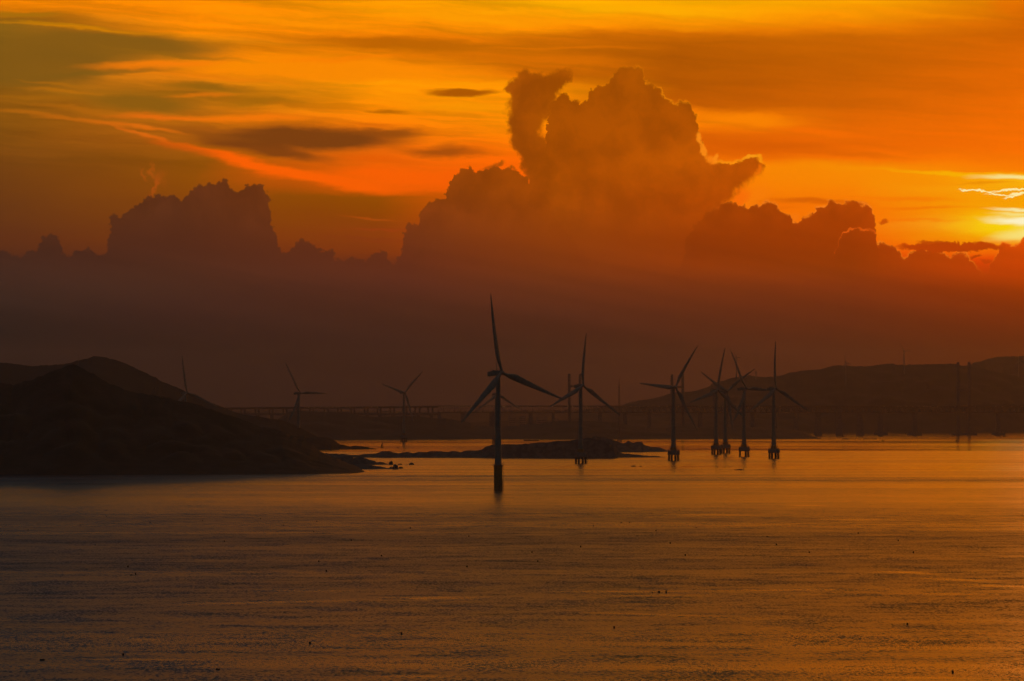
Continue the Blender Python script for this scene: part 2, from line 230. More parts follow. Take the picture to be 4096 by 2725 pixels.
        def cloud(base, crest, amp, soft, rim=None, rimw=.005, under=None, tint=1.0):
            if crest[0][0] > u1 + 40 or crest[-1][0] < u0 - 40: return base
            w = g.vm('ADD', g.vm('ADD', P, g.vm('MULTIPLY', bil, (amp / 600, amp / 600, 0))), g.vm('MULTIPLY', lump, (amp / 550, amp / 550, 0)))
            uu, vv, _ = g.sep(w)
            q = []
            for a, b in crest:
                a = au(a)
                if q and a <= q[-1][0] + .0012: a = q[-1][0] + .0012
                q.append((a, b / 1000))
            a0, a1 = q[0][0], q[-1][0]
            i0 = max([i for i in range(len(q)) if q[i][0] < au(u0) - .06] or [0]); i1 = min([i for i in range(len(q)) if q[i][0] > au(u1) + .06] or [len(q) - 1])
            q = q[i0:i1 + 1]; b0, b1 = q[0][0], q[-1][0]
            top = g.curve(g.mapr(uu, b0, b1, kind='LINEAR'), [((a - b0) / (b1 - b0), b / 1.4) for a, b in q])
            f = g.m('MULTIPLY_ADD', top, -1.4, vv)                   # > 0 inside the cloud
            inr = g.m('MULTIPLY', g.mapr(uu, a0 - .004, a0), g.mapr(uu, a1 + .004, a1))
            body = g.m('MULTIPLY', g.mapr(f, -soft / 1000, soft / 1000), inr)
            fb = None
            if under:
                q2 = [(au(a), b / 1000) for a, b in under]; c0, c1 = q2[0][0], q2[-1][0]
                bot = g.curve(g.mapr(uu, c0, c1, kind='LINEAR'), [((a - c0) / (c1 - c0), b / 1.8) for a, b in q2])
                fb = g.m('SUBTRACT', g.m('MULTIPLY', bot, 1.8), vv)
                body = g.m('MULTIPLY', body, g.mapr(fb, -.035, .025))
            own = Fi if tint == 1.0 else g.mix(1.0, Fi, (tint, tint * .97, tint), 'MULTIPLY')
            out = g.mix(body, base, own)
            if rim:
                rgb, op, m0, m1 = rim
                band = g.m('MULTIPLY', g.mapr(f, -rimw * 1.2, -rimw * .1), g.mapr(f, rimw * 1.6, rimw * .2))
                brk = g.mapr(g.sep(bn)[2], .38, .6, .25, 1)          # the lit edge comes and goes
                band = g.m('MULTIPLY', g.m('MULTIPLY', band, brk), g.m('MULTIPLY', inr, g.mapr(U, au(m0), au(m1), 0, op)))
                if fb is not None: band = g.m('MULTIPLY', band, g.mapr(fb, 0, .03))
                out = g.mix(band, out, s2l(rgb))
            return out
        Pc = g.vm('ADD', P, g.vm('MULTIPLY', bil, (.05, .05, 0)))
        C = cloud(C, CREST_TOWER, 20, 5, ((255, 150, 10), .5, 2350, 2600), .007, TOWER_UNDER)
        C = strokes(C, COLLAR, Pc)
        C = cloud(C, CREST_SHOULDER, 22, 4, tint=.95)
        C = strokes(C, TUFTS, Pc)
        C = cloud(C, CREST_LEFT, 20, 4, tint=.90)
        C = cloud(C, CREST_RIGHT, 16, 3.5, ((255, 130, 25), .95, 2800, 3150), .006, None, .86)
        C = strokes(C, SCRAPS, Pc)
        C = cloud(C, CREST_BUMP, 12, 3, ((235, 95, 15), .9, 3300, 3301), .0045, None, .82)
        return emit(g.mix(g.mapr(V, 1.0, 1.115), C, Fc))

    # dusky air below the cloud feet
    low = grouped('sky_low', lambda: emit(shafts(columns(SKY_AIR, U, V))))
    # beyond what the photograph shows: dimmer veil overhead, dusk behind, clear-air light of the low sun
    C = columns(SKY_BACK, U, V)
    # the glow reaches higher above the sun than to the left of it
    eld = g.m('MULTIPLY_ADD', g.m('MAXIMUM', g.m('SUBTRACT', el, R(5.5)), 0), g.mapr(az, R(-9), R(9), 2 / math.pi * 1.7, 2 / math.pi * .38), 5.5 / 90)
    up = g.ramp(eld, [(5.5 / 90, (1.0, .36, .006)), (6.3 / 90, (.55, .17, .012)), (7.5 / 90, (.20, .072, .024)), (10 / 90, (.078, .046, .031)), (16 / 90, (.048, .038, .034)), (25 / 90, (.040, .034, .032)), (45 / 90, (.032, .044, .060)), (1, (.026, .044, .070))])
    up = g.mix(1.0, up, g.mix(g.mapr(az, R(-8), R(8)), (.36, .88, 1.35), (3.5, 2.3, .45)), 'MULTIPLY')
    C = g.mix(g.mapr(V, .02, -.25), C, up)
    C = g.mix(g.mapr(V, 1.0, 1.115), C, columns(SKY_AIR, U, V))
    daz = g.m('ABSOLUTE', g.m('SUBTRACT', az, SUN_AZ))
    C = g.mix(g.mapr(daz, R(14), R(75)), C, g.mix(g.mapr(el, R(6), R(35), 0, 1), (.015, .026, .028), (.024, .042, .056)))
    sky = g.n.new('ShaderNodeTexSky'); sky.sky_type = 'NISHITA'; sky.sun_disc = False
    sky.sun_elevation = SUN_EL; sky.sun_rotation = SUN_AZ; sky.altitude = 0; sky.air_density = 1.4; sky.dust_density = 3
    C = g.mix(1.0, C, g.mix(1.0, sky.outputs[0], (.0015, .0015, .0015), 'MULTIPLY'), 'ADD')
    rest = emit(C)
    cuts = [-300, 480, 900, 1400, 1900, 2320, 2760, 3150, 3560, 3850, 4420]
    def tree(i, j):
        if j - i == 1: return grouped('sky_window', lambda: window(cuts[i], cuts[j]))
        k = (i + j) // 2
        a, b = tree(i, k), tree(k, j)
        return pick(g.m('GREATER_THAN', U, au(cuts[k])), a, b)
    detail = tree(0, len(cuts) - 1)
    wide = g.m('LESS_THAN', g.m('ABSOLUTE', g.m('SUBTRACT', U, (au(-300) + au(4420)) / 2)), (au(4420) - au(-300)) / 2)
    band = g.m('LESS_THAN', g.m('ABSOLUTE', g.m('SUBTRACT', V, .480)), .650)
    lowb = g.m('GREATER_THAN', V, 1.13)
    out = g.n.new('ShaderNodeOutputWorld')
    inside = pick(lowb, pick(band, rest, detail), low)
    g.l.new(pick(wide, rest, inside), out.inputs[0])
build_sky()
world.cycles.sampling_method = 'MANUAL'; world.cycles.sample_map_resolution = 1024
sl = bpy.data.lights.new('sun', 'SUN'); sun = bpy.data.objects.new('sun', sl); col.objects.link(sun)
sl.energy = .008; sl.angle = R(3); sl.color = (1, .30, .06)          # the sun stands just outside the frame, behind thin cloud
sun.rotation_euler = (R(90) - SUN_EL, 0, -SUN_AZ + math.pi)
# ------------------------------------------------------------------ materials
def mat(name, build):
    m = bpy.data.materials.new(name); m.use_nodes = True; m.node_tree.nodes.clear()
    g = G(m.node_tree); out = g.n.new('ShaderNodeOutputMaterial'); b = g.n.new('ShaderNodeBsdfPrincipled')
    g.l.new(b.outputs[0], out.inputs[0]); build(g, b); return m
def pos(g): return g.n.new('ShaderNodeNewGeometry').outputs['Position']
def obc(g): return g.n.new('ShaderNodeTexCoord').outputs['Object']
def sea_mat(g, b):
    p = pos(g)
    # wind lanes and slicks: long patches where the ripples are weaker or stronger
    wv = g.vm('SUBTRACT', g.c2v(g.noise(g.vm('MULTIPLY', p, (.0012, .004, 0)), 1.0, 2, .5)['Color']), (.5, .5, .5))
    pw = g.vm('ADD', p, g.vm('MULTIPLY', wv, (900, 420, 0)))
    broad = g.noise(g.vm('MULTIPLY', pw, (.00035, .0016, 0)), 1.0, 3, .5)['Fac']
    lane = g.noise(g.vm('MULTIPLY', pw, (.0009, .0095, 0)), 1.0, 4, .62)['Fac']
    far = g.noise(g.vm('MULTIPLY', pw, (.0004, .0042, 0)), 1.0, 3, .6)['Fac']
    x, y, z = g.sep(p)
    # how ruffled the sea is with range: calm strait far out, a ruffled belt, then the steady breeze nearer in
    base = g.curve(g.mapr(g.m('ADD', y, g.m('MULTIPLY', g.sep(wv)[0], 700)), 0, 12000, kind='LINEAR'), [(0, 1.2), (.10, 1.1), (.13, 1.25), (.15, 1.4), (.19, 1.35), (.215, .95), (.235, .65), (.27, .5), (.318, .46), (.324, .95), (.341, .9), (.350, .42), (.4, .42), (.545, .4), (.556, .1), (.62, .09), (.66, .2), (.70, .09), (.8, .14), (1, .12)])
    lanes = g.m('MULTIPLY_ADD', g.m('SUBTRACT', g.mapr(lane, .36, .64, 1.0, -1.0), 0), g.mapr(y, 2800, 4400, .15, .5), 1.0)
    slick = g.m('MULTIPLY', g.mapr(lane, .56, .68, 0, .28), g.mapr(broad, .42, .55))
    pq = g.vm('ADD', p, g.vm('MULTIPLY', wv, (120, 34, 0)))
    for (u_, v_, L_, T_, tilt) in SLICKS:              # long smooth streaks lying on the water
        D_ = F * CAMH / (v_ - HOR); k_ = D_ * D_ / (F * CAMH)
        cx, cy, hx, hy = (u_ - 2048) * D_ / F, D_, L_ * D_ / F, T_ * k_
        sl = -tilt * k_ / (L_ * D_ / F)                 # metres of range per metre sideways
        a_ = g.m('ADD', g.vm('DOT_PRODUCT', pq, (1 / hx, 0, 0)), -cx / hx)
        b_ = g.m('ADD', g.vm('DOT_PRODUCT', pq, (-sl / hy, 1 / hy, 0)), (-cy + sl * cx) / hy)
        d_ = g.m('SQRT', g.m('MULTIPLY_ADD', a_, a_, g.m('MULTIPLY', b_, b_)))
        slick = g.m('MAXIMUM', slick, g.mapr(d_, .1, 1.0, .5, 0))
    amp = g.m('MULTIPLY', g.m('MULTIPLY', base, g.mapr(broad, .3, .7, 1.2, .8)), g.m('MULTIPLY', lanes, g.m('SUBTRACT', 1.0, slick)))
    n1 = g.vm('SUBTRACT', g.c2v(g.noise(g.vm('MULTIPLY', p, (1.3, .45, 0)), 1.0, 3, .65)['Color']), (.5, .5, .5))
    n2 = g.vm('SUBTRACT', g.c2v(g.noise(g.vm('MULTIPLY', p, (.045, .06, 0)), 1.0, 2, .5)['Color']), (.5, .5, .5))
    nn = g.vm('ADD', g.vm('MULTIPLY', n1, (SEA_SLOPE * .8, SEA_SLOPE, 0)), g.vm('MULTIPLY', n2, (SEA_SLOPE * .3, SEA_SLOPE * .4, 0)))
    nn = g.vm('MULTIPLY', nn, g.comb(amp, amp, amp))
    nx, ny, _ = g.sep(nn)
    g.l.new(g.vm('NORMALIZE', g.comb(nx, ny, 1.0)), b.inputs['Normal'])
    b.inputs['Base Color'].default_value = (.012, .022, .024, 1)
    g.l.new(g.m('SQRT', g.m('MULTIPLY_ADD', amp, SEA_ROUGH, .0015)), b.inputs['Roughness']); b.inputs['IOR'].default_value = 1.333
SEA_SLOPE = 1.35; SEA_ROUGH = .07
SLICKS = [(1170, 2362, 330, 6, 2), (860, 2409, 540, 8, -11), (335, 2532, 130, 6, 6), (720, 2560, 160, 7, 7), (330, 2642, 420, 7, 2), (1260, 2685, 100, 5, 2),
          (1550, 2392, 280, 9, -2), (2430, 2366, 420, 5, -3), (2420, 2381, 330, 4, -4), (2480, 2458, 430, 6, 13), (1550, 2712, 280, 8, 3), (3150, 2360, 520, 5, -3), (3640, 2291, 190, 7, 6),
          (3990, 2320, 240, 10, 7), (4000, 2345, 200, 9, 2), (3750, 2377, 210, 5, 1), (3700, 2716, 420, 8, 4), (3190, 2022, 150, 5, 0), (2850, 2060, 300, 6, 2), (3500, 2078, 220, 6, 0)]
M_sea = mat('sea_water', sea_mat)
def rock_like(c1, c2, sc, rough=.9):
    def f(g, b):
        n = g.noise(pos(g), sc, 5, .6)['Fac']
        g.put(b.inputs['Base Color'], g.mix(g.mapr(n, .35, .65), c1, c2)); b.inputs['Roughness'].default_value = rough
        bp = g.n.new('ShaderNodeBump'); bp.inputs['Distance'].default_value = 1.5; bp.inputs['Strength'].default_value = .6
        g.put(bp.inputs['Height'], g.noise(pos(g), sc * 4, 4, .6)['Fac']); g.l.new(bp.outputs[0], b.inputs['Normal'])
    return f
M_scrub = mat('scrub_hillside', rock_like((.014, .020, .010), (.040, .034, .022), .03))
M_hill = mat('wooded_hillside', rock_like((.020, .027, .018), (.040, .038, .028), .01))
M_rock = mat('shore_rock', rock_like((.06, .055, .05), (.14, .12, .10), .12))
def paint(c, rough=.45, dirt=.75, sc=.3, metal=0):
    def f(g, b):
        n = g.noise(obc(g), sc, 5, .6)['Fac']
        g.put(b.inputs['Base Color'], g.mix(g.mapr(n, .35, .7), c, tuple(q * dirt for q in c)))
        g.put(b.inputs['Roughness'], g.mapr(n, .3, .7, rough, min(1, rough + .2))); b.inputs['Metallic'].default_value = metal
    return f
M_white = mat('pale_grey_paint', paint((.20, .235, .20)))
M_yellow = mat('weathered_yellow_steel', paint((.30, .17, .04), .6, .6, .6))
M_conc = mat('stained_concrete', paint((.20, .19, .17), .85, .65, .25))
M_pile = mat('wet_pile_steel', paint((.07, .06, .055), .6, .7, .5))
M_steel = mat('dark_galvanised_steel', paint((.16, .16, .16), .5, .7, .8, .4))
M_deck = mat('bridge_girder_paint', paint((.16, .14, .12), .7, .8, .02))
M_foam = mat('dark_foam_float', paint((.03, .032, .035), .7, .6, 3))
M_hull = mat('dark_hull_paint', paint((.06, .05, .045), .6, .7, 1))
M_wall = mat('grey_render_wall', paint((.22, .20, .18), .85, .8, .08))
M_glass = mat('dark_window_glass', lambda g, b: (g.put(b.inputs['Base Color'], (.02, .02, .025, 1)), g.put(b.inputs['Roughness'], .1)))
def lampf(g, b):
    b.inputs['Base Color'].default_value = (.8, .6, .4, 1)
    b.inputs['Emission Color'].default_value = (1, .55, .25, 1); b.inputs['Emission Strength'].default_value = .3
M_lamp = mat('lit_lamp_head', lampf)

# ------------------------------------------------------------------ mesh helpers
class MB:
    def __init__(s): s.v = []; s.f = []
    def add(s, vs_, fs):
        o = len(s.v); s.v += [tuple(q) for q in vs_]; s.f += [tuple(i + o for i in q) for q in fs]; return s
    def box(s, c, d, rz=0.0, taper=1.0):
        x, y, z = d[0] / 2, d[1] / 2, d[2] / 2; vs_ = []
        for sz in (-1, 1):
            t = taper if sz > 0 else 1
            for sx, sy in ((-1, -1), (1, -1), (1, 1), (-1, 1)):
                px, py = sx * x * t, sy * y * t
                vs_.append((c[0] + px * math.cos(rz) - py * math.sin(rz), c[1] + px * math.sin(rz) + py * math.cos(rz), c[2] + sz * z))
        return s.add(vs_, [(3, 2, 1, 0), (4, 5, 6, 7), (0, 1, 5, 4), (1, 2, 6, 5), (2, 3, 7, 6), (3, 0, 4, 7)])
    def lathe(s, prof, n=16, c=(0, 0, 0), axis=None):
        """prof: (radius, height) pairs around z, or around axis"""
        M = Matrix.Identity(3) if axis is None else Vector((0, 0, 1)).rotation_difference(Vector(axis)).to_matrix()
        vs_ = []
        for r, h in prof:
            for k in range(n):
                a = 2 * math.pi * k / n; vs_.append(Vector(c) + M @ Vector((r * math.cos(a), r * math.sin(a), h)))
        fs = []
        for i in range(len(prof) - 1):
            for k in range(n):
                a, b_ = i * n + k, i * n + (k + 1) % n; fs.append((a, b_, b_ + n, a + n))
        fs.append(tuple(range(n - 1, -1, -1))); fs.append(tuple(range((len(prof) - 1) * n, len(prof) * n)))
        return s.add(vs_, fs)
    def tube(s, a, b, r, r2=None, n=6):
        a, b = Vector(a), Vector(b); d = b - a
        return s.lathe([(r, 0), (r if r2 is None else r2, d.length)], n, a, d.normalized())
    def path(s, pts, r, n=5):
        for a, b in zip(pts, pts[1:]): s.tube(a, b, r, n=n)
        return s
    def build(s, name, m, parent=None, smooth=True, props=None):
        me = bpy.data.meshes.new(name); me.from_pydata(s.v, [], s.f); me.update()
        if smooth:
            me.polygons.foreach_set('use_smooth', [True] * len(me.polygons))
            me.set_sharp_from_angle(angle=R(35))
        me.materials.append(m)
        o = bpy.data.objects.new(name, me); col.objects.link(o)
        if parent: o.parent = parent
        if props:
            for k, v in props.items(): o[k] = v
        return o
def thing(name, label, cat, loc, rz=0.0, group=None):
    o = bpy.data.objects.new(name, None); col.objects.link(o); o.location = loc; o.rotation_euler = (0, 0, rz)
    o.empty_display_size = 5
    tag(o, label, cat, group); return o
def tag(o, label, cat=None, group=None):
    o['label'] = label
    if cat: o['category'] = cat
    if group: o['group'] = group
    return o
def at(u, D, v=None):
    """point at range D on bearing u; height from row v, else the sea"""
    return Vector(((u - 2048) * D / F, D, 0 if v is None else CAMH + (HOR - v) * D / F))
def sea_D(v): return F * CAMH / (v - HOR)

# ------------------------------------------------------------------ setting
def sheet(name, x0, x1, y0, y1, z, m):
    o = MB().add([(x0, y0, z), (x1, y0, z), (x1, y1, z), (x0, y1, z)], [(0, 1, 2, 3)]).build(name, m, smooth=False)
    o['kind'] = 'structure'; return o
sheet('sea', -9000, 9000, -1500, 19000, 0, M_sea)

def terrain(name, pts, D, m, slope=3.0, bump=1.0, fine=.5, du=4, rows=26, kind='structure', back=2.2, prof=1.0, seed=0, front=None, smooth=True):
    """ridge line pts (u, v) seen from the viewpoint, given its range D; a front slope runs to the sea, a back slope away"""
    u0, u1 = pts[0][0], pts[-1][0]; n = max(6, int((u1 - u0) / du))
    def ridge(u):
        for (a, va), (b, vb) in zip(pts, pts[1:]):
            if a <= u <= b: return va + (vb - va) * (u - a) / max(1e-6, b - a)
        return pts[-1][1]
    vs_, fs = [], []
    W = rows + 8
    rscale = 35 if D < 6000 else 90
    for i in range(n + 1):
        u = u0 + (u1 - u0) * i / n
        x = (u - 2048) * D / F
        zr = CAMH + (HOR - ridge(u)) * D / F
        rn = (mn.noise(Vector((x / 14, seed, 0))) * .6 + mn.noise(Vector((x / 5, seed, 3))) * .4) * fine * 2
        zz = max(zr, .0)
        wf = max(zz * slope, 3.0) if front is None else front
        wb = max(zz * back, 3.0)
        for j in range(W + 1):
            if j <= rows:
                t = j / rows; y = D - wf * (1 - t); h = zr * (t ** prof) if zr > 0 else zr * 1.0
                env = math.sin(math.pi * min(1, t * .999)) * min(1, zz / 6)
            else:
                t = (j - rows) / (W - rows); y = D + wb * t; h = zr * (1 - t) ** 1.3 if zr > 0 else zr
                env = -.5 * math.sin(math.pi * t) * min(1, zz / 6)
            if zr > 0:
                q = Vector((x / rscale, y / rscale, seed))
                h += env * (abs(mn.noise(q)) - .3) * zz * .16 * bump
                h += env * mn.fractal(Vector((x / 16, y / 16, seed)), 1.0, 2.0, 3) * 1.0 * min(bump, 1)
            h -= 1.5 * (1 - (t if j <= rows else 1 - t))
            h += rn * (t ** 5 if j <= rows else (1 - t) ** 3) * (1 if zr > 0 else .6)
            vs_.append((x, y, h))
    for i in range(n):
        for j in range(W):
            a = i * (W + 1) + j; fs.append((a, a + W + 1, a + W + 2, a + 1))
    # close the footing below the sea
    o = MB().add(vs_, fs).build(name, m, smooth=smooth)
    if kind: o['kind'] = kind
    return o
zz = lambda pts, ox, oy, k=.38265: [(ox + a * k, oy + b * k) for a, b in pts]

near_hill = [(-1750, 1930), (-1500, 1850), (-1200, 1730), (-800, 1610), (-450, 1540)] + zz([(-400, 455), (-200, 462), (0, 470), (40, 485), (110, 488), (130, 500), (165, 487), (200, 492), (240, 462), (330, 445), (385, 420), (480, 382), (540, 355), (640, 320), (720, 290), (765, 283), (820, 305), (870, 325), (920, 355), (980, 380), (1020, 412), (1080, 450), (1150, 485), (1230, 515), (1300, 540), (1380, 565), (1420, 580), (1520, 595), (1570, 595), (1640, 610), (1720, 625), (1780, 635), (1830, 660), (1930, 670), (2010, 690), (2100, 710), (2150, 735), (2230, 755), (2290, 780), (2345, 806)], 0, 1350) + \
    zz([(200, 820), (290, 850), (370, 888), (430, 908), (500, 935), (570, 945), (660, 965), (760, 990), (800, 1008), (880, 1050), (930, 1070), (990, 1095), (1040, 1125), (1080, 1160), (1120, 1190), (1160, 1208), (1220, 1235), (1270, 1256), (1360, 1290), (1450, 1325), (1530, 1362), (1575, 1392), (1610, 1410), (1650, 1422)], 850, 1350)
o = terrain('near_hill', near_hill, 4430, M_scrub, slope=2.2, fine=1.5, du=3, rows=40, seed=1, front=175)
o.name = 'hill'
back_hill = [(-2300, 1860), (-1900, 1740), (-1400, 1600), (-800, 1510), (-350, 1462)] + zz([(-400, 250), (0, 262), (80, 270), (180, 278), (250, 292), (340, 300), (400, 298), (430, 290), (520, 290), (580, 288), (660, 280), (760, 258), (800, 240), (830, 242), (900, 220), (950, 208), (975, 195), (1040, 200), (1120, 215), (1200, 232), (1320, 275), (1400, 312), (1480, 352), (1540, 378), (1600, 412), (1630, 418), (1680, 455), (1760, 490), (1850, 522), (1920, 555), (2000, 590), (2100, 640), (2190, 680), (2260, 705), (2352, 738)], 0, 1350) + \
    zz([(130, 745), (200, 765), (270, 790), (340, 812), (430, 822), (540, 835), (620, 850), (700, 858), (800, 890), (950, 960), (1100, 1040), (1200, 1100), (1280, 1140), (1330, 1180)], 850, 1350)
o = terrain('hill', back_hill, 7400, M_hill, slope=2.6, fine=1.2, du=5, rows=30, seed=2, back=1.5)
o = terrain('headland', zz([(700, 1150), (780, 1050), (870, 1030), (960, 1028), (1010, 1040), (1060, 1036), (1100, 1040), (1190, 1045), (1250, 1060), (1290, 1085), (1330, 1115), (1400, 1130), (1440, 1140), (1500, 1133), (1570, 1138), (1620, 1145), (1650, 1158), (1690, 1155), (1715, 1168), (1760, 1185)], 850, 1350), 7030, M_scrub, fine=.9, du=2, seed=3, back=1.0)
mid = zz([(600, 900), (740, 822), (800, 776), (930, 770), (1100, 775), (1400, 782), (1500, 805), (1560, 822), (1700, 832), (1900, 826), (2100, 822), (2352, 850)], 850, 1350) + \
    zz([(60, 1000), (130, 1012), (230, 1030), (260, 1052), (360, 1055), (450, 1055), (620, 1045), (720, 1035), (800, 1022), (900, 1018), (1100, 1018), (1215, 1028)], 1750, 1100, .5739) + \
    zz([(30, 1018), (200, 1055), (400, 1078), (560, 1078), (650, 1060), (800, 1062), (930, 1075), (1060, 1065), (1400, 1068), (1750, 1075), (1850, 1090), (1990, 1112), (2070, 1150), (2150, 1180), (2200, 1190), (2250, 1202)], 2450, 1300)
terrain('headland', mid, 9800, M_hill, slope=2.4, fine=1.2, du=4, seed=4, back=.8, front=250)
far_l = [(-2200, 1720), (-1700, 1660), (-1000, 1590), (-300, 1560), (100, 1600), (500, 1630), (900, 1641), (1300, 1640), (1700, 1646), (2000, 1642), (2300, 1641), (2450, 1646), (2600, 1644)]
terrain('far_coast', far_l, 17500, M_hill, slope=3, fine=3, du=10, seed=5)
far_r = zz([(-350, 880), (-150, 862), (0, 848), (100, 840), (200, 805), (280, 790), (400, 775), (480, 755), (560, 730), (610, 715), (700, 703), (850, 695), (960, 660), (1020, 640), (1050, 605), (1150, 585), (1250, 552), (1300, 545), (1400, 530), (1440, 528), (1500, 540), (1600, 545), (1680, 540), (1780, 525), (1860, 495), (1920, 492)], 2450, 1300) + \
    zz([(0, 480), (120, 470), (210, 465), (300, 440), (390, 420), (490, 425), (560, 432), (720, 432), (800, 420), (900, 408), (975, 402), (1000, 418), (1150, 415), (1300, 412), (1500, 408), (1620, 405), (1670, 425), (1750, 428), (1850, 445), (2100, 500), (2350, 560), (2700, 640), (3300, 860), (3900, 1200)], 3200, 1300, .38258)
terrain('hill', far_r, 13300, M_hill, slope=3.2, fine=1.5, du=5, seed=6, front=700)
far_rr = zz([(1500, 520), (1700, 440), (1780, 415), (1830, 390), (1900, 378), (1960, 355), (2060, 335), (2150, 330), (2300, 328), (2342, 320), (2600, 290), (2900, 320), (4200, 420), (5600, 640), (7200, 1150)], 3200, 1300, .38258)
terrain('hill', far_rr, 16500, M_hill, slope=3.2, fine=1.8, du=6, seed=7)
# the rocky island and its spits
isl = zz([(1120, 1196), (1150, 1215), (1190, 1205), (1215, 1217), (1290, 1214), (1320, 1223), (1370, 1216), (1440, 1229), (1550, 1227), (1620, 1215), (1650, 1217), (1720, 1212), (1770, 1190), (1850, 1190), (1880, 1200), (1940, 1211), (1990, 1199), (2060, 1198), (2100, 1211), (2170, 1195), (2240, 1199), (2300, 1187), (2345, 1187)], 850, 1350) + \
    zz([(8, 1230), (70, 1234), (110, 1227), (160, 1235), (210, 1224), (310, 1218), (340, 1195), (380, 1183), (450, 1182), (560, 1180), (640, 1175), (700, 1170), (790, 1161), (880, 1158), (950, 1150), (1000, 1144), (1060, 1133), (1110, 1148), (1180, 1142), (1215, 1155)], 1750, 1100, .5739) + \
    zz([(8, 1215), (28, 1258), (46, 1300), (66, 1327), (130, 1345), (200, 1352), (270, 1357), (340, 1368), (430, 1365), (500, 1378), (580, 1388), (620, 1396)], 2450, 1300)
terrain('island', isl, 5790, M_rock, slope=1.0, fine=.7, du=1.5, rows=18, seed=8, back=.9, front=22, bump=1.4)
isl2 = zz([(-420, 1230), (-250, 1190), (-180, 1160), (-110, 1172), (-60, 1190), (0, 1198), (30, 1207), (60, 1221), (95, 1232), (115, 1240), (140, 1228), (165, 1209), (185, 1224), (215, 1233), (245, 1224), (270, 1221), (310, 1228), (325, 1254), (400, 1274), (470, 1276), (530, 1294), (565, 1310), (600, 1322), (640, 1332)], 2450, 1300)
terrain('island', isl2, 6600, M_rock, slope=1.0, fine=.6, du=1.5, rows=16, seed=9, back=.8, front=30, bump=1.3)
terrain('headland', zz([(1200, 1300), (1240, 1258), (1270, 1262), (1320, 1254), (1362, 1258), (1367, 1242), (1440, 1240), (1466, 1246), (1472, 1265), (1500, 1256), (1520, 1247), (1560, 1246), (1620, 1268), (1640, 1280), (1700, 1293), (1715, 1305), (1750, 1300), (1780, 1306), (1810, 1318), (1835, 1324), (1850, 1332), (1880, 1338)], 850, 1350), 5010, M_rock, fine=.5, du=1, rows=14, seed=10, front=16, back=.8)
terrain('headland', zz([(1420, 1330), (1500, 1325), (1600, 1328), (1660, 1336), (1700, 1341), (1760, 1347), (1790, 1356), (1820, 1366), (1850, 1360), (1868, 1354), (1885, 1364), (1920, 1374), (1960, 1382)], 850, 1350), 4640, M_rock, fine=.4, du=1, rows=12, seed=11, front=14, back=.8)

# loose sea rocks, each a boulder of its own
def boulder(u, v0, v1, w, label, group='rocks standing in the sea', flat=1.0, seed=0):
    """waterline row v0, top row v1, width w (photo units)"""
    D = sea_D(v0); k = D / F; hh = (v0 - v1) * k; ww = w * k
    b = MB(); n, mrows = 18, 8; vs_ = []
    for i in range(mrows + 1):
        ph = math.pi * i / mrows
        for j in range(n):
            a = 2 * math.pi * j / n
            d = Vector((math.cos(a) * math.sin(ph), math.sin(a) * math.sin(ph), math.cos(ph)))
            r = 1 + .35 * mn.noise(d * 1.4 + Vector((seed * 3.1, 0, 0))) + .14 * mn.noise(d * 4 + Vector((seed, 5, 0)))
            vs_.append((d.x * r * ww / 2, d.y * r * ww / 2 * .8, d.z * r * hh * (1.0 if d.z > 0 else .5)))
    fs = [(i * n + j, (i + 1) * n + j, (i + 1) * n + (j + 1) % n, i * n + (j + 1) % n) for i in range(mrows) for j in range(n)]
    o = b.add(vs_, fs).build('sea_rock', M_rock, smooth=False)
    o.location = at(u, D); tag(o, label, 'rock', group); return o
q = lambda a: 850 + a * .38265
w = lambda b: 1350 + b * .38265
boulder(q(1866), w(1330), w(1294), 19, 'pointed boulder near the end of the upper rock spit below the left hill', seed=1)
boulder(q(1915), w(1376), w(1328), 24, 'tallest rounded boulder at the tip of the lower rock spit', seed=2)
boulder(q(1968), w(1370), w(1350), 20, 'low sloping rock just right of the tallest rounded boulder', seed=3)
boulder(q(1960), w(1330), w(1319), 19, 'small flat rock beyond the end of the upper rock spit', seed=4)
boulder(q(2078), w(1331), w(1310), 20, 'lone rock farthest out from the left hill, tall on its left side', seed=5)
boulder(q(1870), w(1368), w(1352), 14, 'small rock left of the tallest rounded boulder', seed=6)
boulder(q(2030), w(1330), w(1326), 5, 'tiny rock tip awash between two larger rocks off the left hill', seed=7)
r2 = lambda a, b: (2450 + a * .38265, 1300 + b * .38265)
boulder(r2(218, 0)[0], r2(0, 1480)[1], r2(0, 1470)[1], 19, 'low dark rock awash in front of the rocky island, wider of a pair', seed=8)
boulder(r2(292, 0)[0], r2(0, 1480)[1], r2(0, 1472)[1], 8, 'small dark rock awash beside a wider one in front of the island', seed=9)
boulder(r2(1325, 0)[0], r2(0, 1518)[1], r2(0, 1508)[1], 36, 'long flat rock awash below the cluster of turbines', seed=10)
boulder(r2(1687, 0)[0], r2(0, 1457)[1], r2(0, 1452)[1], 16, 'thin flat rock awash just under the rightmost sea turbine', seed=11)
for i, (a, wd, hh, lb) in enumerate([(2270, 14, 5, 'flat reef rock touching the tip of the long dark headland'), (2310, 12, 5, 'reef rock second out from the tip of the long dark headland')]):
    boulder(2450 + a * .38265, 1300 + 1194 * .38265, 1300 + (1194 - hh) * .38265, wd, lb, 'reef rocks off the dark headland', seed=20 + i)
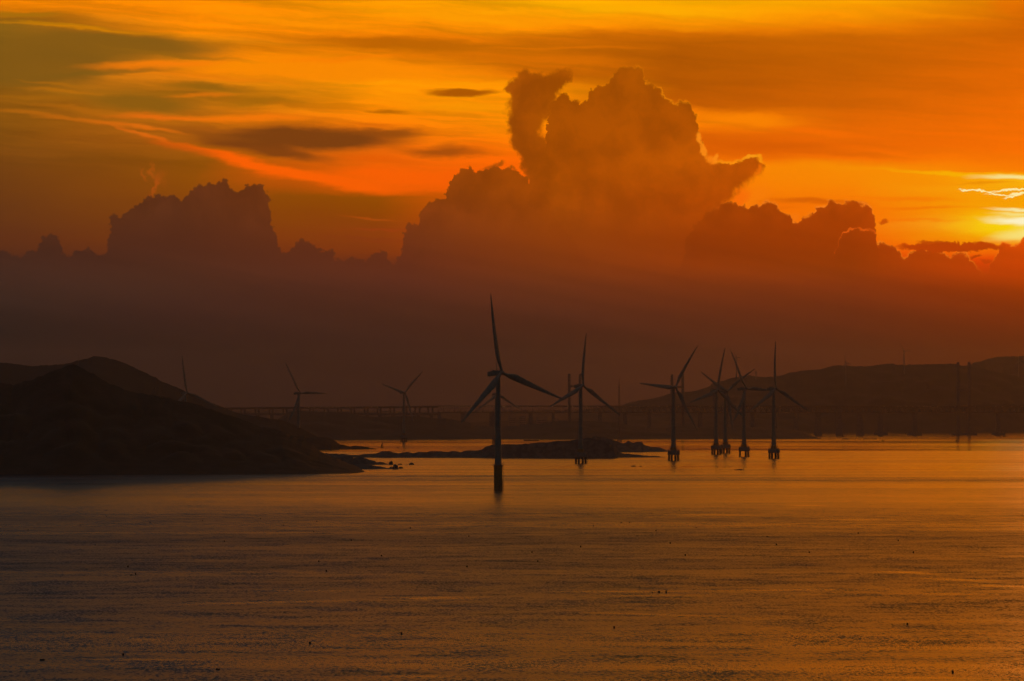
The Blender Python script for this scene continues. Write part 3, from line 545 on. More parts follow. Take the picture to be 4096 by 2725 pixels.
for i, (a, wd, hh, lb) in enumerate([(480, 40, 8, 'longest low reef rock in the string right of the dark headland'), (575, 9, 5, 'tiny reef rock right of the longest one'), (625, 12, 4, 'flat reef rock midway along the string beyond the headland'), (688, 24, 6, 'broad reef rock next to the knobbly one in the string'), (737, 12, 9, 'knobbly reef rock second from the outer end of the string'), (783, 16, 8, 'outermost reef rock of the string below the bridge piers')]):
    boulder(3200 + a * .38258, 1300 + 1196 * .38258, 1300 + (1196 - hh) * .38258, wd, lb, 'reef rocks off the dark headland', seed=30 + i)

# ------------------------------------------------------------------ wind turbines
def blade_mesh(L, bend):
    """root at the origin, span along +z, chord along x, bent towards -y (upwind)"""
    b = MB(); n = 12; st = [0, .02, .05, .09, .14, .2, .28, .38, .5, .62, .74, .85, .93, .975, 1.0]; vs_ = []
    cmax = L * .090
    for t in st:
        if t < .03: c, th = L * .038, 1.0
        elif t < .2:
            k = (t - .03) / .17; k = k * k * (3 - 2 * k); c = L * .038 + (cmax - L * .038) * k; th = 1.0 + (.26 - 1.0) * k
        else: c = cmax * (1 - (t - .2) / .8) ** .9 * .86 + cmax * .14; th = .26 - .1 * (t - .2)
        if t > .95: c *= 1 - .8 * (t - .95) / .05
        tw = R(14 * (1 - t) ** 2 + 2)
        for k in range(n):
            a = 2 * math.pi * k / n
            px = math.cos(a) * c / 2; py = math.sin(a) * c / 2 * th * (1.0 if th > .9 else (1.15 - .5 * math.cos(a)) * .9)
            px -= c * .18 * (1 - min(1, max(0, (th - .26) / .74)))                    # pitch axis ahead of mid chord
            vs_.append((px * math.cos(tw) - py * math.sin(tw), px * math.sin(tw) + py * math.cos(tw) - bend * t * t, L * t))
    fs = [(i * n + k, i * n + (k + 1) % n, (i + 1) * n + (k + 1) % n, (i + 1) * n + k) for i in range(len(st) - 1) for k in range(n)]
    fs += [tuple(range(n - 1, -1, -1)), tuple(range((len(st) - 1) * n, len(st) * n))]
    return b.add(vs_, fs)
TILT = R(5)
def rail(b, r, z, n=14, h=1.1, t=.05):
    P_ = [Vector((r * math.cos(2 * math.pi * k / n), r * math.sin(2 * math.pi * k / n), z)) for k in range(n)]
    for k in range(n):
        b.tube(P_[k], P_[k] + Vector((0, 0, h)), t, n=4)
        for hh in (h, h * .55): b.tube(P_[k] + Vector((0, 0, hh)), P_[(k + 1) % n] + Vector((0, 0, hh)), t, n=4)
    return b
def rotor_parts(root, yaw, hubz, Rr, bend, phase, s=1.0):
    """yaw: bearing of the rotor axis from +x; builds nacelle, hub and blades on the tower top"""
    n = Vector((math.cos(TILT) * math.cos(yaw), math.cos(TILT) * math.sin(yaw), math.sin(TILT)))
    e1 = Vector((-math.sin(yaw), math.cos(yaw), 0)); e2 = n.cross(e1) * 1.0
    if e2.z < 0: e2 = -e2
    hub = Vector((0, 0, hubz)) + n * 4.6 * s
    # nacelle
    b = MB(); prof = [(-11.5, 1.7, 1.55, .25), (-11.2, 2.0, 1.9, .2), (-6, 2.1, 2.05, .1), (0, 2.1, 2.1, 0), (2.2, 1.95, 2.0, 0), (3.0, 1.6, 1.7, 0)]; vs_ = []
    for xx, wy, hz, up in prof:
        for k in range(12):
            a = 2 * math.pi * (k + .5) / 12
            cx, cz = math.cos(a), math.sin(a); m_ = max(abs(cx), abs(cz)) ** .75
            vs_.append(Vector((0, 0, hubz + .2)) * 1 + n * xx * s + e1 * cx / m_ * wy * s + Vector((0, 0, 1)) * (cz / m_ * hz + up) * s)
    fs = [(i * 12 + k, i * 12 + (k + 1) % 12, (i + 1) * 12 + (k + 1) % 12, (i + 1) * 12 + k) for i in range(len(prof) - 1) for k in range(12)]
    fs += [tuple(range(11, -1, -1)), tuple(range(60, 72))]
    nac = b.add(vs_, fs).build('nacelle', M_white, root)
    # cooler hood and wind vane on the nacelle roof
    top = Vector((0, 0, hubz + 2.3 * s))
    b = MB()
    for xx in (-9.6, -8.2): b.tube(top + n * xx * s, top + n * xx * s + Vector((0, 0, 2.2 * s)), .09 * s, n=5)
    b.tube(top - n * 9.9 * s + Vector((0, 0, 2.0 * s)), top - n * 7.4 * s + Vector((0, 0, 2.0 * s)), .09 * s, n=5)
    b.box(top - n * 5.2 * s + Vector((0, 0, .25 * s)), (2.2 * s, 1.6 * s, .7 * s), yaw)
    b.build('wind_vane', M_steel, nac)
    # hub
    MB().lathe([(1.5 * s, -1.9 * s), (1.75 * s, -1.2 * s), (1.8 * s, .2 * s), (1.55 * s, 1.2 * s), (1.0 * s, 2.0 * s), (.3 * s, 2.4 * s)], 18, hub, n).build('hub', M_white, root)
    key = (round(Rr, 1), round(bend, 1))
    if key not in BL: BL[key] = blade_mesh(Rr - 1.4 * s, bend)
    first = None
    for k in range(3):
        a = phase + k * 2 * math.pi / 3
        rdir = e1 * math.cos(a) + e2 * math.sin(a)
        ydir = -n; xdir = ydir.cross(rdir)
        M = Matrix((xdir, ydir, rdir)).transposed().to_4x4(); M.translation = hub + rdir * 1.4 * s
        if first is None: first = BL[key].build('blade', M_white, root); o = first
        else: o = first.copy(); col.objects.link(o); o.parent = root
        o.matrix_local = M
BL = {}
def tower(root, z0, z1, r0, r1):
    prof = [(r0 + (r1 - r0) * t, z0 + (z1 - z0) * t) for t in [i / 12 for i in range(13)]]
    t = MB().lathe(prof, 24).build('tower', M_white, root)
    for f_ in (.32, .66):
        MB().lathe([(r0 + (r1 - r0) * f_ + .06, -.12), (r0 + (r1 - r0) * f_ + .06, .12)], 24, (0, 0, z0 + (z1 - z0) * f_)).build('flange', M_white, t)
def monopile(root):
    MB().lathe([(3.4, -6), (3.4, 17.5), (3.55, 17.6), (3.55, 19.5)], 28).build('transition_piece', M_yellow, root)
    p = MB().lathe([(3.4, 19.3), (4.7, 19.45), (4.7, 19.75), (2.6, 19.76)], 24).build('platform', M_steel, root)
    rail(MB(), 4.55, 19.7, 16).build('railing', M_steel, p)
    b = MB()
    for sx in (-.5, .5): b.tube((4.1, sx, -1), (4.1, sx, 19.4), .14, n=5)
    for k in range(24): b.tube((4.1, -.5, k * .8), (4.1, .5, k * .8), .05, n=4)
    b.build('boat_ladder', M_steel, root, props=None)
    b = MB()
    for a in (-1.0, .4):
        for sx in (-.9, .9): b.tube((3.9 * math.cos(a) - sx * math.sin(a), 3.9 * math.sin(a) + sx * math.cos(a), -1), (3.9 * math.cos(a) - sx * math.sin(a), 3.9 * math.sin(a) + sx * math.cos(a), 8), .22, n=6)
    b.build('fender', M_pile, root)
def pilecap(root, missing=()):
    MB().lathe([(7.3, 6.9), (7.6, 7.2), (7.6, 12.3), (7.4, 12.6), (3.2, 12.65)], 12).build('pile_cap', M_conc, root)
    r_ = rail(MB(), 7.1, 12.5, 16, 1.3, .07).build('railing', M_steel, root)
    first = None
    for k in range(8):
        if k in missing: continue
        a = 2 * math.pi * (k + .5) / 8
        b = MB().tube((6.6 * math.cos(a), 6.6 * math.sin(a), -6), (6.0 * math.cos(a), 6.0 * math.sin(a), 7.4), 1.25, n=12)
        b.build('pile', M_pile, root)
    for a in (.3, 2.2, 3.6, 5.4):                       # cranes, masts and cable frames standing round the tower foot
        g_ = MB()
        x_, y_ = 5.4 * math.cos(a), 5.4 * math.sin(a)
        g_.tube((x_, y_, 12.5), (x_ * .92, y_ * .92, 19.6), .16, n=5)
        g_.tube((x_ * .92, y_ * .92, 19.6), (x_ * .55, y_ * .55, 21.0), .14, n=5)
        g_.tube((x_ * 1.2, y_ * 1.2, 12.5), (x_ * 1.2, y_ * 1.2, 16.3), .12, n=5)
        g_.tube((x_ * 1.2, y_ * 1.2, 16.3), (x_ * .92, y_ * .92, 17.6), .1, n=5)
        g_.build('service_frame', M_steel, root)
    MB().lathe([(3.9, 12.6), (3.9, 15.3), (3.3, 16.5)], 20).build('collar', M_yellow, root)
    b = MB()
    for sx in (-.6, .6): b.tube((7.9, sx - 1, -1.5), (7.9, sx - 1, 12.4), .2, n=5)
    for k in range(12): b.tube((7.9, -1.6, k * 1.0), (7.9, -.4, k * 1.0), .07, n=4)
    b.build('boat_ladder', M_steel, root)

def turbine(D, tu, hv, hu, yaw, phase, Rr, bend, label, base='cap', group='wind turbines standing in the sea', missing=()):
    root = thing('wind_turbine', label, 'wind turbine', at(tu, D), 0, group)
    yaw = R(yaw)
    hz = CAMH + (HOR - hv) * D / F - 4.6 * math.sin(TILT)
    r0 = 2.85
    if base == 'mono': monopile(root); tower(root, 19.4, hz - 1.6, 2.75, 1.75)
    else: pilecap(root, missing); tower(root, 12.6, hz - 1.6, 3.05, 1.95)
    rotor_parts(root, yaw, hz, Rr, bend, R(phase))
    return root
turbine(3419, 1992.8, 1491.5, 2008, -50.0, 99.7, 64.5, 4.8, 'largest and nearest wind turbine, on a single thick pile left of centre', 'mono')
turbine(5174, 2323.0, 1543, 2331, -52.2, 84.6, 64.5, 4.8, 'wind turbine rising in front of the rocky island, one blade almost upright')
turbine(5444, 2694.0, 1549, 2702, -53.1, 55.9, 64.5, 5.6, 'wind turbine just right of the island tip with one blade level to the left')
turbine(6204, 2864.4, 1561, 2872, -51.3, 77.0, 64.5, 5.2, 'left one of the overlapping pair of turbines, one blade tip touching its neighbour')
turbine(6400, 2901.5, 1565.5, 2907, -51.7, 32.3, 63.5, 5.4, 'right one of the overlapping pair of turbines, two blades raised in a V')
turbine(5940, 2976.0, 1555, 2980, -47.6, 116.6, 62.4, 1.0, 'turbine standing just right of the overlapping pair, one blade level to the right', missing=(2, 5))
turbine(5689, 3095.0, 1554, 3104, -51.0, 89.8, 64.5, 5.1, 'rightmost turbine of the sea row with one blade straight up')
turbine(7000, 742.5, 1571, 750, -51.2, 97.7, 62.1, 2.6, 'faint turbine half hidden behind the ridge of the left hill', group='faint turbines beyond the left hill')
turbine(7400, 1194.5, 1573, 1200, -46.4, 119.3, 60.9, .5, 'faint turbine left of centre with one blade level to the right', group='faint turbines beyond the left hill')
turbine(8886, 1615.5, 1571, 1624, -52.1, 43.9, 65.0, 3.5, 'faint turbine with two raised blades, standing before the bridge left of centre', group='faint turbines beyond the left hill')
turbine(8300, 1983.5, 1577, 1988, -51.0, 90.0, 63.5, 3.5, 'faint distant turbine mostly hidden behind the tower of the nearest turbine', group='faint turbines beyond the left hill')
def hill_turbine(D, tu, hv, vb, yaw, phase, Rr, label):
    root = thing('wind_turbine', label, 'wind turbine', at(tu, D, vb), 0, 'small turbines on the far hills')
    h = (vb - hv) * D / F; s = Rr / 64
    MB().lathe([(1.9, -6), (1.9, 0), (1.5, h * .5), (1.1, h - s)], 14).build('tower', M_white, root)
    rotor_parts(root, R(yaw), h, Rr, .8, R(phase), s)
hill_turbine(12950, 2946, 1432, 1508, 26.3, 56.6, 26.0, 'tiny far turbine on the hill crest behind the sea turbine cluster')
hill_turbine(12800, 3383, 1451, 1533, -50.7, 103.8, 29.1, 'tiny turbine on the left part of the far right ridge, tower foot below the crest')
hill_turbine(12800, 3616.5, 1406.4, 1487, -49.9, 7.8, 28.6, 'tiny turbine standing clear above the middle of the far right ridge')
hill_turbine(15700, 4073, 1444, 1524, -51, 90, 30.0, 'tiny faint turbine near the right edge of the picture on the farthest hill')
hill_turbine(12950, 3024, 1486, 1512, -51, 90, 10.0, 'tiniest turbine stub on the ridge right of the sea turbine cluster')

# ------------------------------------------------------------------ met mast
D = 8700; mx = thing('lattice_mast', 'thin guyed lattice mast rising from the sea behind the rocky island', 'mast', at(2477, D), 0)
h = CAMH + (HOR - 1513) * D / F
b = MB(); legs = [(0, 1), (.87, -.5), (-.87, -.5)]
def lr(z): return 1.7 if z > 12 else 4.2 - 2.5 * z / 12
zs = [0, 6, 12] + [12 + (h * .9 - 12) * i / 34 for i in range(1, 35)]
for z0, z1 in zip(zs, zs[1:]):
    for i in range(3):
        a, c = legs[i], legs[(i + 1) % 3]
        b.tube((a[0] * lr(z0), a[1] * lr(z0), z0), (a[0] * lr(z1), a[1] * lr(z1), z1), .28, n=4)
        b.tube((a[0] * lr(z0), a[1] * lr(z0), z0), (c[0] * lr(z1), c[1] * lr(z1), z1), .13, n=4)
b.build('lattice', M_steel, mx)
MB().tube((0, 0, h * .9), (0, 0, h), .35, .2).build('top_pole', M_steel, mx)
b = MB()
for k in (.5, .8): b.tube((-4, 0, h * k), (4, 0, h * k), .12, n=4)
b.build('sensor_arm', M_steel, mx)
b = MB().lathe([(5.2, 3.0), (5.2, 4.0)], 12)
for a in range(6): b.tube((4.6 * math.cos(a * 1.047), 4.6 * math.sin(a * 1.047), -3), (4.6 * math.cos(a * 1.047), 4.6 * math.sin(a * 1.047), 3.2), .4)
b.build('base', M_conc, mx)

# ------------------------------------------------------------------ the long bridge
BD = 11050; k = BD / F
br = thing('sea_bridge', 'long two-level bridge of trusses and piers crossing the whole far background', 'bridge', (0, BD, 0))
X = lambda u: (u - 2048) * k
ZV = lambda v: CAMH + (HOR - v) * k
ztop, zbot = ZV(1623.6), ZV(1652.7)
# trussed part
xa, xb = X(1752), X(4400)
b = MB(); H_ = ztop - zbot
for yy in (-7, 7):
    b.box(((xa + xb) / 2, yy, ztop - 1.4), (xb - xa, 1.3, 2.8)); b.box(((xa + xb) / 2, yy, zbot + 1.2), (xb - xa, 1.3, 2.4))
    nx_ = int((xb - xa) / 14.3); st = (xb - xa) / nx_
    for i in range(nx_):
        x0 = xa + i * st
        b.box((x0, yy, (ztop + zbot) / 2), (1.1, .9, H_ - 5.2))
        b.tube((x0, yy, zbot + 2), (x0 + st / 2, yy, ztop - 2.4), .55, n=4); b.tube((x0 + st, yy, zbot + 2), (x0 + st / 2, yy, ztop - 2.4), .55, n=4)
b.build('truss', M_deck, br, smooth=False)
MB().box(((xa + xb) / 2, 0, ztop + .25), (xb - xa, 17, .6)).build('road_deck', M_conc, br, smooth=False)
MB().box(((xa + xb) / 2, 0, zbot + .6), (xb - xa, 12.4, .6)).build('rail_deck', M_conc, br, smooth=False)
# approach: slim road viaduct on paired columns over a rail viaduct, falling gently to the left
sl_ = lambda u: 1624 + (1752 - u) * .0077
xl = X(700)
b = MB()
for u0_, u1_ in [(700 + i * 105.2, 700 + (i + 1) * 105.2) for i in range(10)]:
    a0, a1 = X(u0_), X(u1_); z0, z1 = ZV(sl_(u0_)), ZV(sl_(u1_))
    b.add([(a0, -8, z0), (a1, -8, z1), (a1, 8, z1), (a0, 8, z0), (a0, -6, z0 - 5), (a1, -6, z1 - 5), (a1, 6, z1 - 5), (a0, 6, z0 - 5)], [(0, 1, 2, 3), (7, 6, 5, 4), (0, 4, 5, 1), (3, 2, 6, 7), (0, 3, 7, 4), (1, 5, 6, 2)])
b.build('road_viaduct', M_conc, br, smooth=False)
b = MB().box(((xl + xa) / 2, 0, ZV(1657)), (xa - xl, 11, 5.6)); b.build('rail_viaduct', M_conc, br, smooth=False)
q4 = lambda a: 850 + a * .38265
cols4 = [(160, 200), (300, 340), (450, 485), (597, 632), (740, 775), (885, 920), (1020, 1055), (1170, 1210), (1310, 1345), (1450, 1485), (1590, 1625), (1725, 1760), (1860, 1900), (1990, 2030), (2120, 2165), (2255, 2300)]
first = None
for a_, c_ in cols4:
    for t_ in (a_, c_):
        u_ = q4(t_); z1 = ZV(sl_(u_)) - 4.8; z0 = ZV(1657) + 2.8
        MB().box((X(u_), 0, (z0 + z1) / 2), (4.2, 6, z1 - z0), 0, 1.25).build('column', M_conc, br, smooth=False)
    u_ = q4((a_ + c_) / 2 + 8)
    MB().box((X(u_), 0, (ZV(1657) - 2.8 - 6) / 2), (11, 8, ZV(1657) - 2.8 + 6), 0, .85).build('pier', M_conc, br, smooth=False)
for u_, w_ in [(1758, 14), (1852, 22), (1968, 24), (2122, 18), (2213, 14), (2400, 18), (2500, 16), (2596, 16), (2800, 20), (2905, 16), (3010, 18), (3100, 16), (3185, 16)]:
    z1 = zbot
    MB().box((X(u_), 0, (z1 - 6) / 2), (w_ * k, 12, z1 + 6), 0, .9).build('pier', M_conc, br, smooth=False)
for u_, w_ in [(3271.5, 29), (3356, 29), (3439, 29), (3522.5, 54), (3657.5, 54), (3992, 50), (4180, 40)]:
    p = MB().box((X(u_), 0, (zbot + 8) / 2), ((26 if w_ < 40 else 20) * k, 11, zbot - 8.2), 0, .8).build('pier', M_conc, br, smooth=False)
    MB().box((X(u_), -2, 1.5), (w_ * k, 24, 13)).build('pile_cap', M_conc, p, smooth=False)
# tower pairs
for (ul, ur, vt, vbar, cap) in [(2277, 2320.5, 1497, 1545, False), (2687.6, 2731, 1499.5, 1549, False), (3832, 3876.5, 1451, 1560, True)]:
    top_ = ZV(vt)
    tw = MB().box((X(ul), 0, top_ / 2 - 2), (12 * k, 9, top_ + 4), 0, .86); 
    tw.box((X(ul), 0, top_ + .6), (11 * k, 8, 1.2), 0, .8)
    t0 = tw.build('bridge_tower', M_conc, br, smooth=False)
    MB().box((X(ur), 0, top_ / 2 - 2), (12 * k, 9, top_ + 4), 0, .86).box((X(ur), 0, top_ + .6), (11 * k, 8, 1.2), 0, .8).build('leg', M_conc, t0, smooth=False)
    MB().box(((X(ul) + X(ur)) / 2, 0, ZV(vbar)), (X(ur) - X(ul) - 5, 5, 5)).build('crossbeam', M_conc, t0, smooth=False)
    if cap: MB().box(((X(ul) + X(ur)) / 2 , -2, 1.2), (100 * k, 30, 12.4)).build('pile_cap', M_conc, t0, smooth=False)
# lamps along the road deck
lamp_u = [1235, 1258, 1282, 1308, 1331, 1346, 1359, 1385, 1400, 1451, 1486, 1510, 1600] + [1765, 1783, 1797, 1810, 1824, 1838, 1852, 1866, 1885, 1901, 1948, 1961, 1975, 2012, 2018, 2050, 2070, 2110, 2155, 2210, 2272, 2290, 2345, 2390] + \
    [2523, 2542, 2559, 2574, 2594, 2636, 2668, 2714, 2801, 2842, 2875, 2890, 2914, 2948, 3020, 3037, 3119] + [3535, 3590, 3602, 3623, 3651, 3693, 3707, 3721, 3749, 3819, 3899, 3981, 4008, 4045]
lm = None
for i, u_ in enumerate(lamp_u):
    zt = ZV(sl_(u_)) if u_ < 1752 else ztop
    if lm is None:
        lm = MB().lathe([(.25, 0), (.55, .5), (.5, 1.0), (.15, 1.3)], 8).build('lamp', M_lamp, br); o = lm
    else: o = lm.copy(); col.objects.link(o); o.parent = br
    o.location = (X(u_), -8.3, zt - 2.2)

# ------------------------------------------------------------------ buildings on the far shore
def block(u0_, u1_, vt, label, steps=()):
    D = 14500; kk = D / F; cx = ((u0_ + u1_) / 2 - 2048) * kk; w_ = (u1_ - u0_) * kk; h_ = CAMH + (HOR - vt) * kk
    r_ = thing('apartment_block', label, 'building', (cx, D, 0), 0, 'pale blocks on the far shore under the bridge')
    MB().box((0, 0, h_ / 2), (w_, 16, h_)).build('wall', M_wall, r_, smooth=False)
    rf = MB().box((0, 0, h_ + .4), (w_ + 1, 17, .8)).build('roof', M_conc, r_, smooth=False)
    MB().box((w_ * .2, 0, h_ + 2.2), (w_ * .25, 6, 2.8)).build('stair_head', M_wall, rf, smooth=False)
    for i in range(1, max(2, int(h_ / 6))):
        MB().box((0, -8.05, i * 6), (w_ * .86, .1, 1.8)).build('window', M_glass, r_, smooth=False)
block(2034, 2062, 1663, 'tallest faint block on the far shore just right of the nearest turbine tower')
block(2076, 2104, 1668, 'faint wide block on the far shore left of a bridge pier')
block(2146, 2186, 1671, 'faint long low block on the far shore right of a bridge pier')
block(2206, 2238, 1677, 'lowest faint block on the far shore near the bridge tower')
shore = [(1840, 1700), (1900, 1690), (2000, 1684), (2100, 1680), (2200, 1682), (2300, 1676), (2400, 1660), (2460, 1650), (2600, 1645), (2760, 1660)]
terrain('far_shore', shore, 14600, M_hill, slope=3, fine=1.5, du=6, seed=14)

# ------------------------------------------------------------------ boats, markers, small structures
def boat(u_, v_, L, label, kind='boat'):
    D = sea_D(v_); r_ = thing('fishing_boat', label, 'boat', at(u_, D), R(8)); hw = L * .16
    b = MB(); vs_ = []
    for t, w_, z_ in [(-.5, .7, 1.1), (-.3, 1, .9), (.1, 1, .9), (.35, .7, 1.15), (.5, .05, 1.6)]:
        vs_ += [(t * L, -hw * w_, z_), (t * L * .92, -hw * w_ * .6, -.5), (t * L * .92, hw * w_ * .6, -.5), (t * L, hw * w_, z_)]
    fs = [(i * 4 + j, i * 4 + j + 1, i * 4 + j + 5, i * 4 + j + 4) for i in range(4) for j in range(3)] + [(i * 4, i * 4 + 4, i * 4 + 7, i * 4 + 3) for i in range(4)] + [(3, 2, 1, 0), (16, 17, 18, 19)]
    b.add(vs_, fs).build('hull', M_hull, r_, smooth=False)
    return r_
r_ = boat(1528.4, 1790, 7, 'small dark boat with a mast on the strait left of the far turbine')
MB().box((-.8, 0, 1.6), (2.2, 1.6, 1.6)).build('cabin', M_hull, r_, smooth=False)
MB().tube((.6, 0, .8), (.9, 0, 10.5), .16, .08).build('mast', M_steel, r_)
MB().add([(.8, 0, 9.5), (.7, 0, 2.2), (-2.0, .25, 2.2)], [(0, 1, 2)]).add([(.8, .06, 9.5), (.7, .06, 2.2), (-2.0, .31, 2.2)], [(2, 1, 0)]).build('sail', M_hull, r_, smooth=False)
r_ = boat(3372, 1748, 9, 'tiny dark boat below the leftmost pier caps on the right'); MB().box((-1, 0, 1.9), (3, 2, 2.2)).build('cabin', M_hull, r_, smooth=False); MB().tube((0, 0, 2), (0, 0, 6), .15).build('mast', M_steel, r_)
r_ = boat(3622.7, 1735.5, 8, 'tiny dark boat between the two wide pier caps'); MB().box((-1, 0, 1.8), (2.6, 2, 2)).build('cabin', M_hull, r_, smooth=False)
r_ = boat(4017, 1748, 9, 'tiny boat alone on the far water near the right edge'); MB().box((-1, 0, 1.8), (3, 2, 2)).build('cabin', M_hull, r_, smooth=False)
r_ = boat(3532, 1765, 7, 'tiny low boat just in front of the end of the reef rocks'); MB().box((-1, 0, 1.6), (2, 1.6, 1.6)).build('cabin', M_hull, r_, smooth=False)
r_ = boat(3828, 1765, 7, 'tiny low boat below the bridge tower on the right'); MB().box((-1, 0, 1.6), (2, 1.6, 1.6)).build('cabin', M_hull, r_, smooth=False)
D = sea_D(1763.5); r_ = thing('moored_barge', 'long low dark barge lying behind the island, right of the nearest turbine', 'barge', at(2126, D))
MB().box((0, 0, .6), (33, 7, 2.4), 0, .97).build('hull', M_hull, r_, smooth=False); MB().box((0, 0, 1.95), (33.4, 7.4, .3)).build('deck', M_steel, r_, smooth=False)
D = sea_D(1792); r_ = thing('marker_buoy', 'thin leaning marker buoy right of the small masted boat', 'buoy', at(1591, D))
MB().lathe([(1.2, -.5), (1.3, .5), (.5, .9)], 12).build('float', M_hull, r_); MB().tube((0, 0, .7), (.7, 0, 6.8), .28, .12).build('pole', M_steel, r_)
D = 7350; pz = at(313, D, 1462); r_ = thing('radio_mast', 'very thin mast on the crest of the back left hill', 'mast', pz)
MB().tube((0, 0, -2), (0, 0, 19.5), .42, .22).build('pole', M_steel, r_); b = MB()
for zc in (8, 14): b.tube((-1.3, 0, zc), (1.3, 0, zc), .12, n=4)
b.build('aerial_arm', M_steel, r_)
pz = at(618, 4434, 1585); r_ = thing('signal_post', 'short thick post standing behind the right shoulder of the left hill', 'post', pz)
MB().box((0, 0, 3.2), (1.5, 1.5, 9.5), 0, .8).build('shaft', M_conc, r_, smooth=False); MB().box((0, 0, 8.1), (2.4, 2.4, .8)).build('head', M_steel, r_, smooth=False)
pz = at(645, 4428, 1590.5); r_ = thing('hut', 'tiny hut with a pale sloping roof on the right shoulder of the left hill', 'hut', pz)
MB().box((0, 0, -.3), (2.6, 2.2, 1.6)).build('wall', M_wall, r_, smooth=False)
MB().add([(-1.7, -1.5, .3), (1.5, -1.5, 1.9), (1.5, 1.5, 1.9), (-1.7, 1.5, .3), (-1.7, -1.5, .45), (1.5, -1.5, 2.05), (1.5, 1.5, 2.05), (-1.7, 1.5, .45)], [(3, 2, 1, 0), (4, 5, 6, 7), (0, 1, 5, 4), (1, 2, 6, 5), (2, 3, 7, 6), (3, 0, 4, 7)]).build('roof', M_white, r_, smooth=False)

# ------------------------------------------------------------------ aquaculture floats
W1 = [(260, 165), (191, 289), (542, 257), (717, 154, 'f'), (718, 198), (997, 176), (1012, 238), (1366, 227), (1659, 213, 't'), (1755, 213), (1911, 257), (2133, 230), (2114, 300), (1512, 365), (643, 389, 't'), (864, 538, 'a'), (887, 591, 'f'), (916, 588, 'a'), (2148, 501), (2201, 566, 'l'), (2088, 1053, 'b'), (832, 1130, 'b'), (284, 1163, 'f'), (292, 1163, 'f'), (1470, 1226, 'f')]
W2 = [(614, 132), (382, 149, 't'), (340, 169), (780, 154, 't'), (1120, 215, 'f'), (970, 237, 't'), (574, 276, 'a'), (676, 344, 't'), (969, 332), (178, 358), (383, 463, 'l'), (1394, 439), (1433, 500), (957, 537), (1527, 201, 'l'), (1771, 181, 'f'), (1808, 260), (1722, 403, 'a'), (1994, 238, 'f'), (2052, 238), (2202, 175), (2228, 294), (2324, 379, 'a'), (2205, 709, 't'), (2248, 708, 'w'), (2297, 709, 'a'), (516, 987, 'b'), (1947, 947, 'b')]
W3 = [(35, 156), (150, 272, 'f'), (75, 460, 'a'), (628, 333, 'f'), (690, 387, 'l'), (910, 440), (1239, 312, 'a'), (1509, 361), (1611, 442, 'a'), (1569, 925, 'b'), (1874, 1247, 'b')]
fl = [(x[0] * .594, 1950 + x[1] * .594, x[2] if len(x) > 2 else 'n') for x in W1] + [(1300 + x[0] * .594, 1950 + x[1] * .594, x[2] if len(x) > 2 else 'n') for x in W2] + [(2696 + x[0] * .594, 1950 + x[1] * .594, x[2] if len(x) > 2 else 'n') for x in W3]
looks = {'n': 'upright float', 'f': 'float lying flat', 't': 'tiny low float', 'a': 'tall upright float', 'l': 'leaning float', 'b': 'large dark float', 'w': 'squat wide float'}
marks = [(170, 'below the left edge of the hill'), (420, 'below the hill summit'), (700, "below the hill's right slope"), (1000, "below the hill's long right shoulder"), (1300, 'below the tip of the hill'), (1640, 'below the rock spits'), (1900, 'just left of the nearest turbine'), (2120, 'below the nearest turbine'), (2420, 'below the island turbine'), (2650, 'below the right tip of the island'), (2850, 'below the turbine right of the island'), (3050, 'below the turbine cluster'), (3300, 'below the rightmost sea turbine'), (3600, 'below the bare water left of the bridge towers'), (4200, 'below the right bridge towers')]
bands = [(2060, 'farthest band of floats'), (2130, 'second farthest band'), (2220, 'middle band'), (2340, 'nearer band'), (2480, 'open near water'), (2800, 'nearest water')]
cell = {}
for f_ in sorted(fl):
    mk = next(t for lim, t in marks if f_[0] < lim); bd = next(t for lim, t in bands if f_[1] < lim)
    cell.setdefault((mk, bd, f_[2]), []).append(f_)
FM = {}
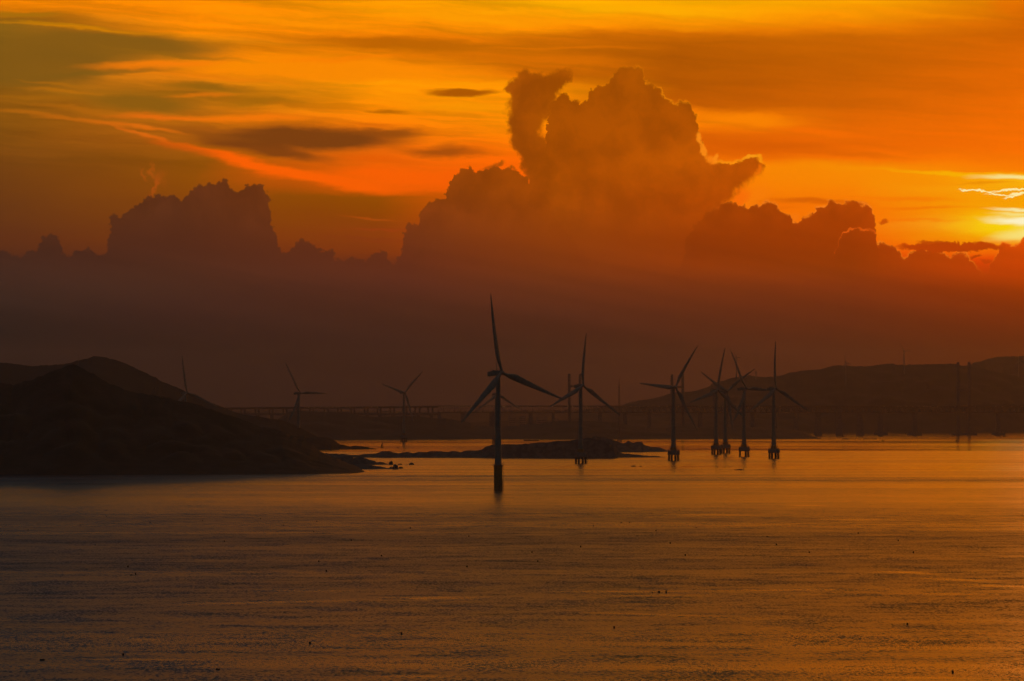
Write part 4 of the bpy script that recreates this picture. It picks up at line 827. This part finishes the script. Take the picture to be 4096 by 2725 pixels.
for (mk, bd, kd), lst in cell.items():
    for i, (u_, v_, _) in enumerate(lst):
        D = sea_D(v_)
        if kd not in FM:
            r0, hh = {'n': (.27, .6), 'f': (.24, .35), 't': (.2, .35), 'a': (.28, .8), 'l': (.27, .65), 'b': (.27, .62), 'w': (.42, .6)}[kd]
            b = MB()
            if kd == 'f': b.lathe([(.05, -.5), (.24, -.47), (.26, -.1), (.24, -.04), (.26, 0), (.26, .4), (.24, .47), (.05, .5)], 12, (0, 0, .1), (1, .2, 0))
            else: b.lathe([(r0 * .7, -.35), (r0, -.25), (r0, hh * .45), (r0 * .9, hh * .48), (r0 * .9, hh * .52), (r0, hh * .55), (r0, hh - .1), (r0 * .75, hh), (r0 * .2, hh + .03)], 14)
            FM[kd] = b.build('float_buoy', M_foam); o = FM[kd]
        else: o = FM[kd].copy(); col.objects.link(o)
        o.location = at(u_, D); o.rotation_euler = (random.uniform(-.08, .08), (random.uniform(-.08, .08) if kd != 'l' else R(-24)), random.uniform(0, 3) if kd != 'l' else 0)
        nm = '' if len(lst) == 1 else (['left ', 'right '] if len(lst) == 2 else ['leftmost ', 'middle ', 'rightmost ', 'outer '])[i]
        tag(o, f'{nm}{looks[kd]} {mk}, {bd}', 'float', 'dark aquaculture floats scattered over the near water')

# ------------------------------------------------------------------ haze over the strait
def haze_box(x0, x1, y0, y1, z0, z1, dens, g_):
    b = MB().box(((x0 + x1) / 2, (y0 + y1) / 2, (z0 + z1) / 2), (x1 - x0, y1 - y0, z1 - z0))
    m = bpy.data.materials.new('sea_haze'); m.use_nodes = True; m.node_tree.nodes.clear(); g = G(m.node_tree)
    pv = g.n.new('ShaderNodeVolumePrincipled'); pv.inputs['Density'].default_value = dens
    pv.inputs['Color'].default_value = (.78, .80, 1, 1); pv.inputs['Anisotropy'].default_value = g_
    out = g.n.new('ShaderNodeOutputMaterial'); g.l.new(pv.outputs[0], out.inputs['Volume'])
    o = b.build('haze', m, smooth=False); o['kind'] = 'stuff'; return o
haze_box(-9100, 9100, -1600, 19100, -8, 330, 1.9e-5, .8)
